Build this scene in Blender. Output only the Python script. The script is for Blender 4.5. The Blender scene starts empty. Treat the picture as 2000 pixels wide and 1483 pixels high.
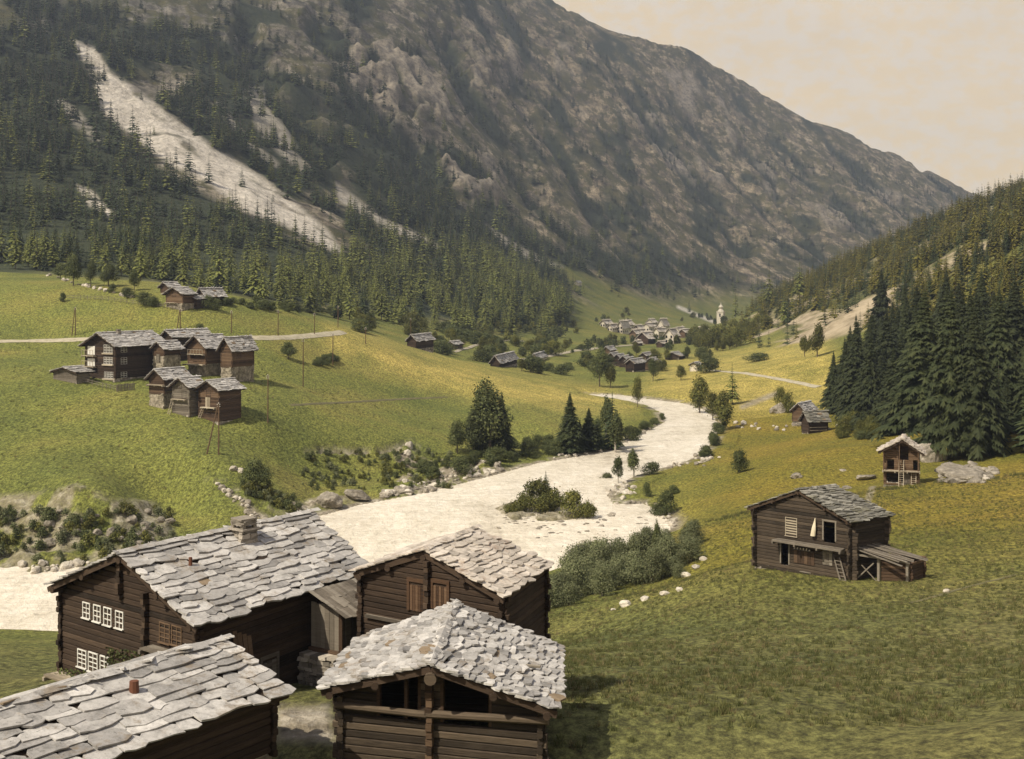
import bpy, bmesh, math, random
import numpy as np
from mathutils import Vector, Matrix
random.seed(7); RNG = np.random.default_rng(11)
SC = bpy.context.scene; COL = SC.collection
F, HX, HY, CZ = 2475.0, 1000.0, 560.0, 38.0      # focal length and horizon of the view camera; camera height above the river

def pt(px, py, Y): return Vector(((px-HX)/F*Y, Y, CZ-(py-HY)/F*Y))
def ptd(px, py, drop):
    return pt(px, py, drop*F/(py-HY))

# ------------------------------------------------------------------ noise
def _h(ix, iy, s):
    n = (ix.astype(np.int64)*374761393 + iy.astype(np.int64)*668265263 + s*1274126177) & 0xFFFFFFFF
    n = ((n ^ (n >> 13))*1274126177) & 0xFFFFFFFF
    n = n ^ (n >> 16)
    return (n & 0xFFFF)/65535.0
def vnoise(x, y, s=0):
    x = np.asarray(x, float); y = np.asarray(y, float)
    ix = np.floor(x); iy = np.floor(y); fx = x-ix; fy = y-iy
    fx = fx*fx*(3-2*fx); fy = fy*fy*(3-2*fy)
    a = _h(ix, iy, s); b = _h(ix+1, iy, s); c = _h(ix, iy+1, s); d = _h(ix+1, iy+1, s)
    return (a*(1-fx)+b*fx)*(1-fy)+(c*(1-fx)+d*fx)*fy
def fbm(x, y, s=0, o=4, g=.5):
    t = 0; a = 1; n = 0
    for i in range(o):
        t = t+a*vnoise(x*2**i, y*2**i, s+i*17); n += a; a *= g
    return t/n
def ridged(x, y, s=0, o=3):
    t = 0; a = 1; n = 0
    for i in range(o):
        t = t+a*(1-np.abs(2*vnoise(x*2**i, y*2**i, s+i*31)-1)); n += a; a *= .5
    return t/n
def sstep(a, b, x):
    t = np.clip((x-a)/(b-a), 0, 1); return t*t*(3-2*t)
def inpoly(X, Y, poly):
    ins = np.zeros(X.shape, bool); n = len(poly)
    for i in range(n):
        x0, y0 = poly[i]; x1, y1 = poly[(i+1) % n]
        if y0 == y1: continue
        c = ((y0 > Y) != (y1 > Y)) & (X < (x1-x0)*(Y-y0)/(y1-y0)+x0)
        ins ^= c
    return ins
def segdist(X, Y, pl, closed=False):
    d = np.full(X.shape, 1e9); n = len(pl)
    for i in range(n if closed else n-1):
        x0, y0 = pl[i]; x1, y1 = pl[(i+1) % n]
        dx, dy = x1-x0, y1-y0; L = dx*dx+dy*dy+1e-9
        t = np.clip(((X-x0)*dx+(Y-y0)*dy)/L, 0, 1)
        d = np.minimum(d, np.hypot(X-x0-t*dx, Y-y0-t*dy))
    return d

# ------------------------------------------------------------------ terrain control points (bearing, height angle, distance)
def W(px, drop, Y): return (px, HY+drop*F/Y, Y)
CP = []
for px in (-700, 100, 1000, 1900, 2700):
    CP += [W(px, 2.5, 2.5), W(px, 5.5, 10), W(px, 10.5, 22)]
CP += [W(-700, 15, 35), W(100, 15.4, 38), W(600, 15, 38), W(1100, 14.6, 38), W(1500, 13.6, 36), W(1900, 12.6, 36), W(2700, 10, 36),
 W(100, 15.9, 48), W(500, 14.9, 46), W(620, 14.6, 44), W(900, 15.4, 48), (1100, 1400, 43), (1500, 1400, 41.5), (1900, 1400, 41),
 W(100, 21, 70), W(500, 20.5, 70), W(900, 21, 72), W(100, 33, 120), W(500, 32.5, 120), W(-300, 32, 120), W(-300, 20, 70),
 (1250, 1250, 84), (1500, 1250, 74), (1700, 1250, 70), (1900, 1250, 66), (2300, 1200, 66), (1080, 1260, 96), (1060, 1200, 120),
 (1200, 1190, 108), (1300, 1150, 124), (1380, 1130, 122), (1400, 1080, 140), (1330, 1130, 134), (1468, 1106, 105), (1600, 1108, 104), (1770, 1098, 106), (1900, 1150, 90),
 (2200, 1100, 92), (1900, 1000, 138), (1750, 1000, 146), (1600, 1000, 150), (1450, 1000, 178), (1360, 1010, 182), (1760, 950, 175), (1900, 930, 178), (2200, 900, 170),
 (1600, 880, 232), (1445, 922, 226), (1300, 960, 226), (1230, 950, 236), (1600, 838, 298), (1430, 840, 312), (1700, 870, 228), (1500, 800, 345),
 # left bank and meadow
 W(-300, 31, 190), W(90, 30.6, 192), W(200, 31.0, 186), W(320, 35.6, 201), W(90, 37.3, 178), W(250, 37.4, 180), W(340, 37.2, 187), W(430, 36.4, 190),
 (560, 882, 236), (500, 930, 212), (430, 940, 206), (600, 960, 222), (660, 882, 246), (750, 884, 252), (790, 872, 258), (870, 880, 262), (960, 890, 262),
 (700, 950, 236), (800, 935, 244), (900, 925, 252), (330, 1012, 198), (220, 940, 196),
 (200, 850, 224), (410, 887, 214), (430, 826, 235), (250, 765, 250), (520, 827, 240), (120, 742, 256), (300, 800, 240), (-200, 760, 250), (90, 850, 222), (-300, 850, 220),
 (100, 667, 305), (300, 668, 305), (-200, 670, 300), (600, 662, 332), (690, 648, 362), (620, 760, 288), (620, 700, 318), (480, 720, 285), (800, 790, 312), (900, 775, 338), (1000, 785, 335),
 (1100, 840, 300), (1000, 862, 286), (1180, 805, 350), (1250, 800, 360), (1150, 860, 300),
 (700, 655, 372), (800, 685, 386), (900, 712, 392), (1000, 735, 400), (1100, 752, 408), (1190, 769, 412),
 (700, 645, 450), (800, 676, 440), (900, 706, 450), (990, 719, 445), (1050, 706, 520), (1245, 727, 490), (1180, 752, 436), (1330, 742, 440), (1300, 765, 400), (1400, 722, 478),
 (1550, 747, 398), (1550, 702, 448), (1600, 692, 468), (1450, 692, 560), (1300, 692, 600), (1100, 682, 620), (950, 662, 620), (850, 642, 640),
 (1200, 652, 900), (1300, 658, 880), (1390, 655, 930), (1408, 638, 1100), (1150, 622, 1100), (1250, 612, 1300), (1350, 612, 1500), (1430, 603, 1700),
 # right spur
 (1450, 662, 680), (1500, 625, 780), (1480, 603, 920), (1430, 625, 950), (1600, 550, 860), (1700, 502, 800), (1920, 415, 720), (2300, 280, 650), (2700, 150, 650),
 (1600, 642, 560), (1700, 602, 520), (1800, 545, 520), (1900, 480, 520), (2300, 340, 480), (1650, 682, 430), (1650, 795, 328), (1750, 862, 238), (1900, 900, 198), (2200, 860, 190),
 (1900, 790, 268), (1820, 790, 300), (1900, 690, 330), (1750, 700, 390), (2200, 620, 320),
 (1480, 640, 1300), (1600, 640, 1200), (1800, 620, 1200), (2000, 560, 1200), (1600, 590, 1800), (1900, 560, 1900), (2300, 480, 1500),
 # upper meadow and left forest wall
 (350, 607, 320), (500, 592, 400), (100, 592, 330), (100, 546, 400), (-200, 590, 340), (600, 627, 420), (650, 617, 500), (800, 637, 560), (1000, 647, 740), (1100, 642, 820),
 (100, 505, 490), (-200, 500, 480), (300, 545, 470), (500, 562, 520), (700, 590, 620), (900, 606, 760), (1100, 606, 960)]
def colp(px, prs): CP.extend((px, y, Y) for y, Y in prs)
colp(-500, [(420, 560), (250, 720), (50, 950), (-200, 1300), (-500, 1800)])
colp(100, [(430, 600), (330, 730), (200, 920), (75, 1100), (-100, 1400), (-320, 1900), (-450, 2600)])
colp(350, [(480, 620), (380, 760), (280, 900), (180, 1060), (75, 1260), (-100, 1600), (-300, 2200)])
colp(620, [(520, 700), (440, 850), (350, 1010), (250, 1170), (150, 1330), (60, 1500), (-100, 1850), (-280, 2400)])
colp(860, [(540, 880), (450, 1080), (350, 1330), (250, 1540), (150, 1760), (60, 1960), (-60, 2250), (-180, 2700)])
colp(1060, [(560, 1150), (480, 1400), (400, 1660), (300, 1940), (200, 2200), (100, 2450), (10, 2750), (-20, 2900)])
colp(1250, [(560, 1500), (480, 1800), (400, 2080), (300, 2380), (200, 2640), (120, 2880), (75, 3050)])
colp(1430, [(560, 1900), (480, 2200), (400, 2500), (300, 2840), (200, 3150), (143, 3350)])
colp(1600, [(520, 2200), (430, 2550), (340, 2950), (245, 3400)])
colp(1760, [(500, 2450), (420, 2850), (360, 3200), (308, 3600)])
colp(1915, [(520, 2500), (450, 3100), (386, 3900)])
colp(2200, [(540, 2600), (510, 3400), (490, 4200)])
colp(2600, [(560, 2600), (560, 4200)])
RIDGE = [(1000, -30, 2900), (1130, 30, 3000), (1200, 62, 3020), (1280, 84, 3080), (1340, 94, 3150), (1400, 128, 3300), (1500, 188, 3450), (1580, 236, 3500), (1650, 256, 3580), (1700, 286, 3650), (1750, 301, 3700), (1800, 334, 3800), (1850, 350, 3850), (1915, 387, 4000), (2000, 432, 4200)]
RU = np.array([(p[0]-HX)/F for p in RIDGE]); RQ = np.array([(p[1]-HY)/F for p in RIDGE]); RV = np.log([p[2] for p in RIDGE])
CP += [p for p in RIDGE]
CPA = np.array(CP)
cu = (CPA[:, 0]-HX)/F; cv = np.log(CPA[:, 2]); cq = (CPA[:, 1]-HY)/F
SV = .8
def tpsk(du, dv):
    r2 = du*du+dv*dv+1e-12
    return .5*r2*np.log(r2)
A = tpsk(cu[:, None]-cu[None], SV*(cv[:, None]-cv[None])); n = len(cu)
M = np.zeros((n+3, n+3)); M[:n, :n] = A+np.eye(n)*2e-5
M[:n, n] = 1; M[:n, n+1] = cu; M[:n, n+2] = cv; M[n:, :n] = M[:n, n:].T
WT = np.linalg.solve(M, np.concatenate([cq, [0, 0, 0]]))
def tps(u, v):
    out = WT[n]+WT[n+1]*u+WT[n+2]*v
    for i in range(n): out = out+WT[i]*tpsk(u-cu[i], SV*(v-cv[i]))
    return out

def zriver(Y): return np.interp(Y, [0, 140, 200, 300, 400, 520, 2000], [-.6, 0, 1, 2.1, 3.2, 4.0, 5])
def rivpix(px, py):                      # river-level point seen at that bearing
    Y = 38*F/(py-HY)
    for _ in range(12): Y = (CZ-float(zriver(Y)))*F/(py-HY)
    return ((px-HX)/F*Y, Y)
RIV = [rivpix(*p) for p in [(-600, 1120), (-200, 1118), (90, 1116), (220, 1108), (330, 1088), (480, 1044), (600, 1012), (640, 1004), (700, 987), (780, 972), (850, 958), (960, 930), (1050, 905), (1120, 893), (1190, 880), (1232, 858), (1265, 842), (1298, 825), (1290, 806), (1262, 792), (1225, 783), (1160, 778),
      (1150, 770), (1215, 772), (1275, 781), (1335, 788), (1375, 800), (1398, 818), (1402, 845), (1385, 872), (1350, 898), (1290, 916), (1240, 930), (1208, 948), (1185, 968), (1200, 985), (1255, 983), (1292, 1000), (1312, 1024), (1300, 1060), (1262, 1090), (1180, 1105), (1080, 1120), (960, 1140), (820, 1165), (600, 1200), (350, 1225), (100, 1243), (-200, 1250), (-600, 1260)]]
# ------------------------------------------------------------------ the terrain grid
U = np.concatenate([np.linspace(-1.3, -.47, 40)[:-1], np.linspace(-.47, .47, 640), np.linspace(.47, 1.3, 40)[1:]])
V = np.concatenate([np.linspace(math.log(2), math.log(32), 60)[:-1], np.linspace(math.log(32), math.log(420), 560)[:-1], np.linspace(math.log(420), math.log(4300), 600)[:-1], np.linspace(math.log(4300), math.log(5200), 12)])
UU, VV = np.meshgrid(U, V); YY = np.exp(VV); XX = UU*YY
Q = tps(UU, VV)
# the far skyline is sharpened: nothing stands above it, and the ground falls away behind
rq = np.interp(UU, RU, RQ, left=-1); rv = np.interp(UU, RU, RV)
jag = (fbm(UU*90, VV*0+3.3, 5, 4)-.5)*.007+(fbm(UU*320, VV*0+1.3, 9, 3)-.5)*.003
okr = (UU > RU[0])
Q = np.where(okr & (VV > 7.2), np.maximum(Q, rq+jag*sstep(7.4, 7.8, VV)), Q)
Q = np.where(okr, Q+np.clip(VV-rv, 0, 9)*.5, Q)
ZZ = CZ-Q*YY
def carve(X, Y, Z):
    m = (Y < 620)
    ins = inpoly(X, Y, RIV) & m
    d = np.where(m, segdist(X, Y, RIV, True), 1e3)
    zr = zriver(Y)
    wid = np.where(X < (Y-100)*.0-10, 7.0, 6.0)
    b = sstep(0, 1, d/wid)
    zo = zr+.15+np.maximum(Z-zr-.15, .5*sstep(0, 3, d))*b
    Zi = zr-.9*sstep(0, 4, d)-.1
    return np.where(ins, Zi, np.where(m & (d < wid), zo, np.where(m & (Y > 110), np.maximum(Z, zr+.3), Z)))
ZZ = carve(XX, YY, ZZ)
DRIV = np.where(YY < 620, segdist(XX, YY, RIV, True), 1e3)
INR = inpoly(XX, YY, RIV) & (YY < 620)
PX = HX+F*UU; PY0 = HY-(ZZ-CZ)/YY*F
# mountain relief
S_ = .63*XX+.78*YY; T_ = .78*XX-.63*YY
hgt = np.clip(ZZ-12, 0, 1e9)
mtn = sstep(430, 900, YY)*sstep(5, 60, ZZ)*np.where((PX > 1450) & (YY < 1000), 0, 1)
amp = mtn*(4+np.minimum(hgt, 700)*.034)
warp = 60*fbm(T_/260, S_/260, 41, 3)
rib = ridged((S_+warp)/230, T_/900, 51, 3)-.55
X2 = .8*XX+.6*ZZ+25*fbm(YY/90, XX/90, 43, 3); rel = amp*(.22*rib+1.9*(fbm(XX/105, YY/270, 65, 4)-.5)+1.5*(ridged(X2/75, YY/200, 61, 4)-.55)+.8*(ridged((XX+.5*ZZ)/27, YY/72, 71, 3)-.5))
led = ZZ+16*fbm(XX/120, YY/120, 45, 3); rel = rel+mtn*sstep(60, 160, ZZ)*sstep(.45, .6, fbm(XX/210, YY/260, 47, 3))*(6.5*np.sin(led/4.4)*.5+9*(np.abs((led/46) % 1-.5)-.25))
near_ridge = 1-.92*sstep(.25, 0, np.where(okr, rv-VV, 9))
ZZ = ZZ+rel*near_ridge
# rolling and hummocks on the meadows, rougher ground on the spur
me = sstep(30, 60, YY)*sstep(900, 500, YY)*sstep(3, 12, DRIV)
ZZ = ZZ+me*((fbm(XX/22, YY/22, 81, 4)-.5)*1.1+(fbm(XX/4.5, YY/4.5, 91, 3)-.5)*.28)
spur = sstep(1400, 1600, PX)*sstep(430, 560, YY)*sstep(1100, 950, YY)*sstep(8, 25, ZZ)
ZZ = ZZ+spur*(ridged(XX/30, YY/45, 101, 4)-.5)*9
# bank scarps: broken ground near the left bank
PY = HY-(ZZ-CZ)/YY*F
def pmask(poly, y0, y1, soft=6):
    ins = inpoly(PX, PY, poly) & (YY > y0) & (YY < y1)
    x0 = min(p[0] for p in poly)-soft; x1 = max(p[0] for p in poly)+soft; a = min(p[1] for p in poly)-soft; b = max(p[1] for p in poly)+soft
    sel = (PX > x0) & (PX < x1) & (PY > a) & (PY < b) & (YY > y0) & (YY < y1)
    out = np.zeros(PX.shape)
    d = segdist(PX[sel], PY[sel], poly, True)
    out[sel] = np.clip(.5+np.where(ins[sel], d, -d)/(2*soft), 0, 1)
    return out
def lmask(pl, w, y0, y1):
    sel = (YY > y0) & (YY < y1)
    out = np.zeros(PX.shape); d = segdist(PX[sel], PY[sel], pl); out[sel] = np.clip(1.3-d/w, 0, 1)
    return out
SC_BANK = np.maximum.reduce([
  pmask([(-60, 975), (80, 965), (150, 950), (220, 975), (300, 985), (335, 1030), (345, 1080), (80, 1118), (-60, 1118)], 165, 205, 8),
  pmask([(400, 935), (440, 940), (500, 985), (560, 1010), (600, 1000), (640, 985), (860, 955), (900, 930), (980, 915), (960, 900), (880, 895), (840, 905), (800, 860), (770, 875), (775, 930), (760, 960), (640, 972), (560, 985), (480, 960)], 195, 275, 5)])
ZZ = ZZ+SC_BANK*((ridged(XX/5, YY/7, 111, 3)-.55)*2.6)
CREST_CUT = lmask([(598, 878), (640, 876), (700, 879), (745, 878), (790, 866), (815, 872)], 6, 225, 285)*sstep(.25, .5, fbm(XX/2.5, YY/2.5, 7, 3))
ZZ = ZZ-CREST_CUT*1.7
# gullies and crags of the mountain wall
gul = np.zeros_like(ZZ)
wob = (fbm(XX/60, YY/90, 501, 4)-.5)*60
PXs = PX.copy(); PX = PX+wob*.6
for pl, wd_ in (([(860, 60), (900, 140), (945, 215), (1010, 300), (1040, 380)], 16), ([(1000, 150), (1060, 250), (1120, 330), (1180, 400), (1240, 470)], 14), ([(1180, 90), (1250, 190), (1320, 300), (1400, 400), (1450, 480)], 14), ([(1300, 200), (1400, 310), (1500, 410), (1620, 500)], 12), ([(1450, 200), (1540, 310), (1640, 400), (1720, 470)], 12), ([(1620, 280), (1700, 350), (1800, 440)], 10), ([(1460, 290), (1500, 340), (1520, 390)], 8), ([(620, 40), (700, 160), (790, 260), (840, 330)], 18), ([(470, 60), (540, 180), (640, 300)], 16), ([(1100, 300), (1160, 420), (1250, 520)], 12)):
    gul = np.maximum(gul, lmask(pl, wd_*1.5, 500, 4200))
crag = np.maximum.reduce([pmask(q, 900, 4200, 8) for q in ([(1290, 140), (1345, 140), (1375, 180), (1360, 230), (1320, 200)], [(1395, 195), (1425, 190), (1445, 230), (1440, 300), (1415, 300), (1405, 240)], [(1235, 205), (1290, 212), (1290, 246), (1240, 240)], [(640, 100), (760, 80), (860, 150), (890, 230), (780, 225), (690, 170)], [(890, 90), (1000, 80), (1010, 140), (920, 165)], [(860, 300), (960, 310), (990, 390), (900, 400)], [(1250, 260), (1330, 290), (1420, 350), (1400, 365), (1310, 320)], [(1480, 300), (1500, 320), (1515, 375), (1500, 375)], [(1560, 400), (1640, 410), (1700, 440), (1620, 450)], [(1690, 350), (1760, 380), (1740, 400), (1690, 375)], [(1060, 80), (1110, 90), (1130, 150), (1080, 140)])])
crag = crag*sstep(.38, .6, fbm(XX/24, YY/60, 503, 4))
PX = PXs
ZZ = ZZ-gul*mtn*(14+.02*np.minimum(hgt, 700))*near_ridge+crag*mtn*near_ridge*(2+15*ridged(XX/26, YY/60, 505, 4))
# gravel bar round the island
BAR = pmask([(962, 1004), (995, 992), (1060, 986), (1150, 998), (1170, 1012), (1130, 1030), (1060, 1044), (1000, 1034)], 150, 260, 6)
BAR = BAR*sstep(.30, .55, fbm(XX/3.2, YY/4.5, 507, 4)+.12*BAR)
ZZ = np.where(INR, ZZ+BAR*(zriver(YY)+.5-ZZ+(fbm(XX/1.5, YY/1.5, 509, 3)-.5)*.5), ZZ)
PY = HY-(ZZ-CZ)/YY*F
Hv = len(V); Hu = len(U)
def _gi(x, y):
    u = x/y; v = math.log(max(y, 2.01))
    i = min(max(int(np.searchsorted(U, u))-1, 0), Hu-2); j = min(max(int(np.searchsorted(V, v))-1, 0), Hv-2)
    return i, j, min(max((u-U[i])/(U[i+1]-U[i]), 0), 1), min(max((v-V[j])/(V[j+1]-V[j]), 0), 1)
def H(x, y):
    i, j, a, b = _gi(x, y)
    return float((ZZ[j, i]*(1-a)+ZZ[j, i+1]*a)*(1-b)+(ZZ[j+1, i]*(1-a)+ZZ[j+1, i+1]*a)*b)
def G(px, py, y0=28, y1=6000):
    """the ground point seen at that bearing and height angle"""
    u = (px-HX)/F
    i = min(max(int(np.searchsorted(U, u))-1, 0), Hu-2); a = (u-U[i])/(U[i+1]-U[i])
    c = PY[:, i]*(1-a)+PY[:, i+1]*a
    js = np.where((c <= py) & (YY[:, 0] > y0))[0]
    j = int(js[0]) if len(js) else Hv-1
    j = max(j, 1)
    d = c[j-1]-c[j]; t = (c[j-1]-py)/d if abs(d) > 1e-6 else 0
    t = min(max(t, 0), 1); Y = math.exp(V[j-1]+(V[j]-V[j-1])*t)
    if Y < y0: Y = y0
    x = u*Y
    return Vector((x, Y, H(x, Y)))
HAZE = 1.35e-4
# ------------------------------------------------------------------ helpers: tagging, meshes, materials
def tag(o, label=None, cat=None, group=None, kind=None):
    if label: o['label'] = label
    if cat: o['category'] = cat
    if group: o['group'] = group
    if kind: o['kind'] = kind
    return o
def empty(name, loc, rz=0, label=None, cat=None, group=None):
    o = bpy.data.objects.new(name, None); COL.objects.link(o); o.location = loc; o.rotation_euler = (0, 0, rz); o.empty_display_size = .3
    return tag(o, label, cat, group)
def link(name, me, parent=None):
    o = bpy.data.objects.new(name, me); COL.objects.link(o)
    if parent is not None: o.parent = parent
    return o
class MB:
    """collects polygons, then becomes one mesh"""
    def __init__(s): s.v = []; s.f = []; s.t = []; s.mi = []
    def poly(s, pts, tone=.5, m=0):
        k = len(s.v); s.v.extend(tuple(p) for p in pts); s.f.append(list(range(k, k+len(pts)))); s.t.extend([tone]*len(pts)); s.mi.append(m)
    def shape(s, pts, faces, tone=.5, m=0):
        k = len(s.v); s.v.extend(tuple(p) for p in pts); s.t.extend([tone]*len(pts))
        for f in faces: s.f.append([k+i for i in f]); s.mi.append(m)
    def hexa(s, p, tone=.5, m=0):      # 8 points: bottom 4 then top 4, same order
        s.shape(p, [(3, 2, 1, 0), (4, 5, 6, 7), (0, 1, 5, 4), (1, 2, 6, 5), (2, 3, 7, 6), (3, 0, 4, 7)], tone, m)
    def box(s, x0, x1, y0, y1, z0, z1, tone=.5, M=None, m=0):
        p = [Vector(q) for q in ((x0, y0, z0), (x1, y0, z0), (x1, y1, z0), (x0, y1, z0), (x0, y0, z1), (x1, y0, z1), (x1, y1, z1), (x0, y1, z1))]
        if M is not None: p = [M @ q for q in p]
        s.hexa(p, tone, m)
    def bar(s, a, b, r, n=6, r2=None, tone=.5, m=0, cap=True):
        a = Vector(a); b = Vector(b); d = b-a
        if d.length < 1e-6: return
        d.normalize(); u = d.cross(Vector((0, 0, 1)) if abs(d.z) < .95 else Vector((1, 0, 0))).normalized(); w = d.cross(u)
        r2 = r if r2 is None else r2; P = []
        for c, rr in ((a, r), (b, r2)):
            for i in range(n):
                t = 2*math.pi*i/n+math.pi/n; P.append(c+(u*math.cos(t)+w*math.sin(t))*rr)
        fs = [(i, (i+1) % n, n+(i+1) % n, n+i) for i in range(n)]
        if cap: fs += [tuple(range(n-1, -1, -1)), tuple(range(n, 2*n))]
        s.shape(P, fs, tone, m)
    def plank(s, a, b, w, t, up=(0, 0, 1), tone=.5, m=0):   # rectangular bar from a to b
        a = Vector(a); b = Vector(b); d = (b-a).normalized(); up = Vector(up); sd = d.cross(up)
        if sd.length < 1e-3: sd = d.cross(Vector((1, 0, 0)))
        sd.normalize(); up = sd.cross(d).normalized(); P = []
        for q in (-1, 1):
            for c, e in ((a, -1), (b, -1), (b, 1), (a, 1)): P.append(c+sd*(e*w/2)+up*(q*t/2))
        s.hexa(P, tone, m)
    def mesh(s, name, mats, smooth=False):
        me = bpy.data.meshes.new(name); me.from_pydata(s.v, [], s.f)
        if not isinstance(mats, (list, tuple)): mats = [mats]
        for q in mats: me.materials.append(q)
        at = me.attributes.new('tone', 'FLOAT', 'POINT'); at.data.foreach_set('value', s.t)
        if len(mats) > 1: me.polygons.foreach_set('material_index', s.mi)
        if smooth: me.polygons.foreach_set('use_smooth', [True]*len(me.polygons))
        me.update(); return me
    def build(s, name, mats, parent=None, smooth=False):
        return link(name, s.mesh(name, mats, smooth), parent)

class NT:
    def __init__(s, name, rough=.9):
        s.m = bpy.data.materials.new(name); s.m.use_nodes = True; s.t = s.m.node_tree; s.t.nodes.clear()
        s.out = s.n('ShaderNodeOutputMaterial'); s.b = s.n('ShaderNodeBsdfPrincipled'); s.l(s.b.outputs[0], s.out.inputs[0])
        s.b.inputs['Roughness'].default_value = rough; s.b.inputs['Specular IOR Level'].default_value = .25
    def n(s, t, **k):
        q = s.t.nodes.new(t)
        for a, v in k.items(): setattr(q, a, v)
        return q
    def l(s, a, b): s.t.links.new(a, b)
    def set(s, i, v):
        if hasattr(v, 'is_linked') or isinstance(v, bpy.types.NodeSocket): s.l(v, i)
        elif isinstance(v, (tuple, list)) and len(v) == 3 and i.type == 'RGBA': i.default_value = (*v, 1)
        else: i.default_value = v
    def pos(s, sc=(1, 1, 1), obj=False):
        m = s.n('ShaderNodeMapping'); m.inputs['Scale'].default_value = sc
        if obj: s.l(s.n('ShaderNodeTexCoord').outputs['Object'], m.inputs[0])
        else: s.l(s.n('ShaderNodeNewGeometry').outputs['Position'], m.inputs[0])
        return m.outputs[0]
    def noise(s, scale, vec=None, det=4, rough=.55, dist=0):
        q = s.n('ShaderNodeTexNoise'); q.inputs['Scale'].default_value = scale; q.inputs['Detail'].default_value = det
        q.inputs['Roughness'].default_value = rough; q.inputs['Distortion'].default_value = dist
        if vec is not None: s.l(vec, q.inputs['Vector'])
        return q.outputs['Fac']
    def voro(s, scale, vec=None, feat='F1', out='Distance'):
        q = s.n('ShaderNodeTexVoronoi', feature=feat); q.inputs['Scale'].default_value = scale
        if vec is not None: s.l(vec, q.inputs['Vector'])
        return q.outputs[out]
    def ramp(s, fac, stops, interp='LINEAR'):
        q = s.n('ShaderNodeValToRGB'); r = q.color_ramp; r.interpolation = interp
        while len(r.elements) < len(stops): r.elements.new(.5)
        for e, (p, c) in zip(r.elements, stops):
            e.position = p; e.color = (*c, 1) if isinstance(c, tuple) else (c, c, c, 1)
        s.l(fac, q.inputs[0]); return q.outputs[0]
    def mix(s, fac, a, b, mode='MIX'):
        q = s.n('ShaderNodeMix', data_type='RGBA', blend_type=mode)
        s.set(q.inputs[0], fac); s.set(q.inputs[6], a); s.set(q.inputs[7], b); return q.outputs[2]
    def math(s, op, a, b=0, c=0, clamp=False):
        q = s.n('ShaderNodeMath', operation=op, use_clamp=clamp)
        s.set(q.inputs[0], a); s.set(q.inputs[1], b)
        if op == 'MULTIPLY_ADD': s.set(q.inputs[2], c)
        return q.outputs[0]
    def attr(s, name, out='Fac'):
        q = s.n('ShaderNodeAttribute'); q.attribute_name = name; return q.outputs[out]
    def rnd(s):
        return s.n('ShaderNodeObjectInfo').outputs['Random']
    def bump(s, h, st=.5, dist=.1):
        q = s.n('ShaderNodeBump'); q.inputs['Strength'].default_value = st; q.inputs['Distance'].default_value = dist
        s.l(h, q.inputs['Height']); s.l(q.outputs[0], s.b.inputs['Normal'])
    def done(s, col):
        s.set(s.b.inputs['Base Color'], col); return s.m

# ------------------------------------------------------------------ ground cover masks
scree = np.maximum.reduce([
  pmask([(140, 80), (185, 95), (212, 140), (270, 178), (335, 228), (420, 290), (500, 338), (580, 400), (640, 450), (668, 494), (640, 486), (560, 442), (480, 412), (400, 352), (330, 322), (285, 285), (240, 250), (200, 215), (175, 140)], 450, 1500, 6),
  pmask([(475, 170), (512, 172), (530, 215), (560, 250), (580, 290), (610, 330), (590, 338), (545, 300), (500, 250)], 450, 2000, 5)*.5,
  pmask([(655, 358), (700, 390), (760, 432), (830, 462), (862, 488), (820, 476), (720, 432), (660, 392)], 450, 2000, 5)*.6,
  pmask([(410, 195), (430, 200), (480, 262), (550, 322), (535, 330), (470, 275)], 450, 2000, 4)*.4,
  pmask([(110, 180), (150, 215), (200, 270), (190, 285), (140, 240), (100, 205)], 450, 2000, 5)*.4,
  pmask([(150, 362), (178, 372), (225, 420), (212, 428), (170, 398)], 450, 1200, 4)*.8,
  pmask([(950, 440), (1010, 478), (1060, 505), (1100, 522), (1040, 512), (980, 478)], 900, 2400, 5)*.5,
  lmask([(1325, 600), (1392, 628)], 4, 900, 2600)*.8])
scree = scree*(sstep(.18, .42, fbm(XX/14, YY/14, 131, 4))*.8+.2)
rockspur = pmask([(1380, 640), (1460, 600), (1560, 570), (1700, 520), (1930, 430), (1930, 520), (1700, 640), (1560, 680), (1400, 690)], 400, 1100, 12)*sstep(.52, .64, fbm(XX/18, ZZ/10+YY/30, 141, 4))
rockspur = np.maximum(rockspur, lmask([(1930, 480), (1870, 505), (1830, 530), (1780, 552), (1700, 590), (1670, 608)], 9, 400, 1000)*.9)
rockspur = np.maximum(rockspur, lmask([(1400, 660), (1440, 645), (1520, 625)], 8, 500, 1200)*sstep(.4, .6, fbm(XX/12, YY/12, 151, 3)))
forest = np.clip(pmask([(-400, 60), (60, 60), (150, 100), (185, 150), (205, 225), (245, 275), (290, 310), (340, 345), (410, 385), (560, 465), (660, 500), (760, 470), (860, 490), (760, 400), (640, 300), (700, 300), (820, 350), (940, 440), (1010, 480), (1070, 520), (1115, 560), (1120, 610), (1100, 636), (1000, 640), (900, 630), (800, 620), (700, 606), (600, 598), (520, 590), (420, 572), (300, 552), (80, 535), (-400, 560)], 430, 2600, 8), 0, 1)
lowband = pmask([(640, 250), (760, 300), (900, 400), (1000, 470), (1110, 470), (1230, 480), (1330, 520), (1440, 600), (1330, 600), (1200, 560), (1100, 525), (1010, 490), (900, 470), (760, 420)], 500, 2600, 25)
upleft = pmask([(60, 20), (600, 20), (760, 160), (800, 330), (700, 360), (400, 300), (60, 120)], 500, 2600, 40)
patchy = mtn*sstep(.53, .62, (.4*fbm((S_+warp*.8)/95, T_/150, 161, 5)+.6*fbm(XX/42, YY/110, 163, 5))+.13*lowband+.13*upleft+.05*sstep(420, 60, ZZ)-.05*sstep(1100, 1500, PX))
forest = np.maximum(forest, patchy)*(1-np.clip(scree*1.6, 0, 1))*(1-.8*crag)
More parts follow.
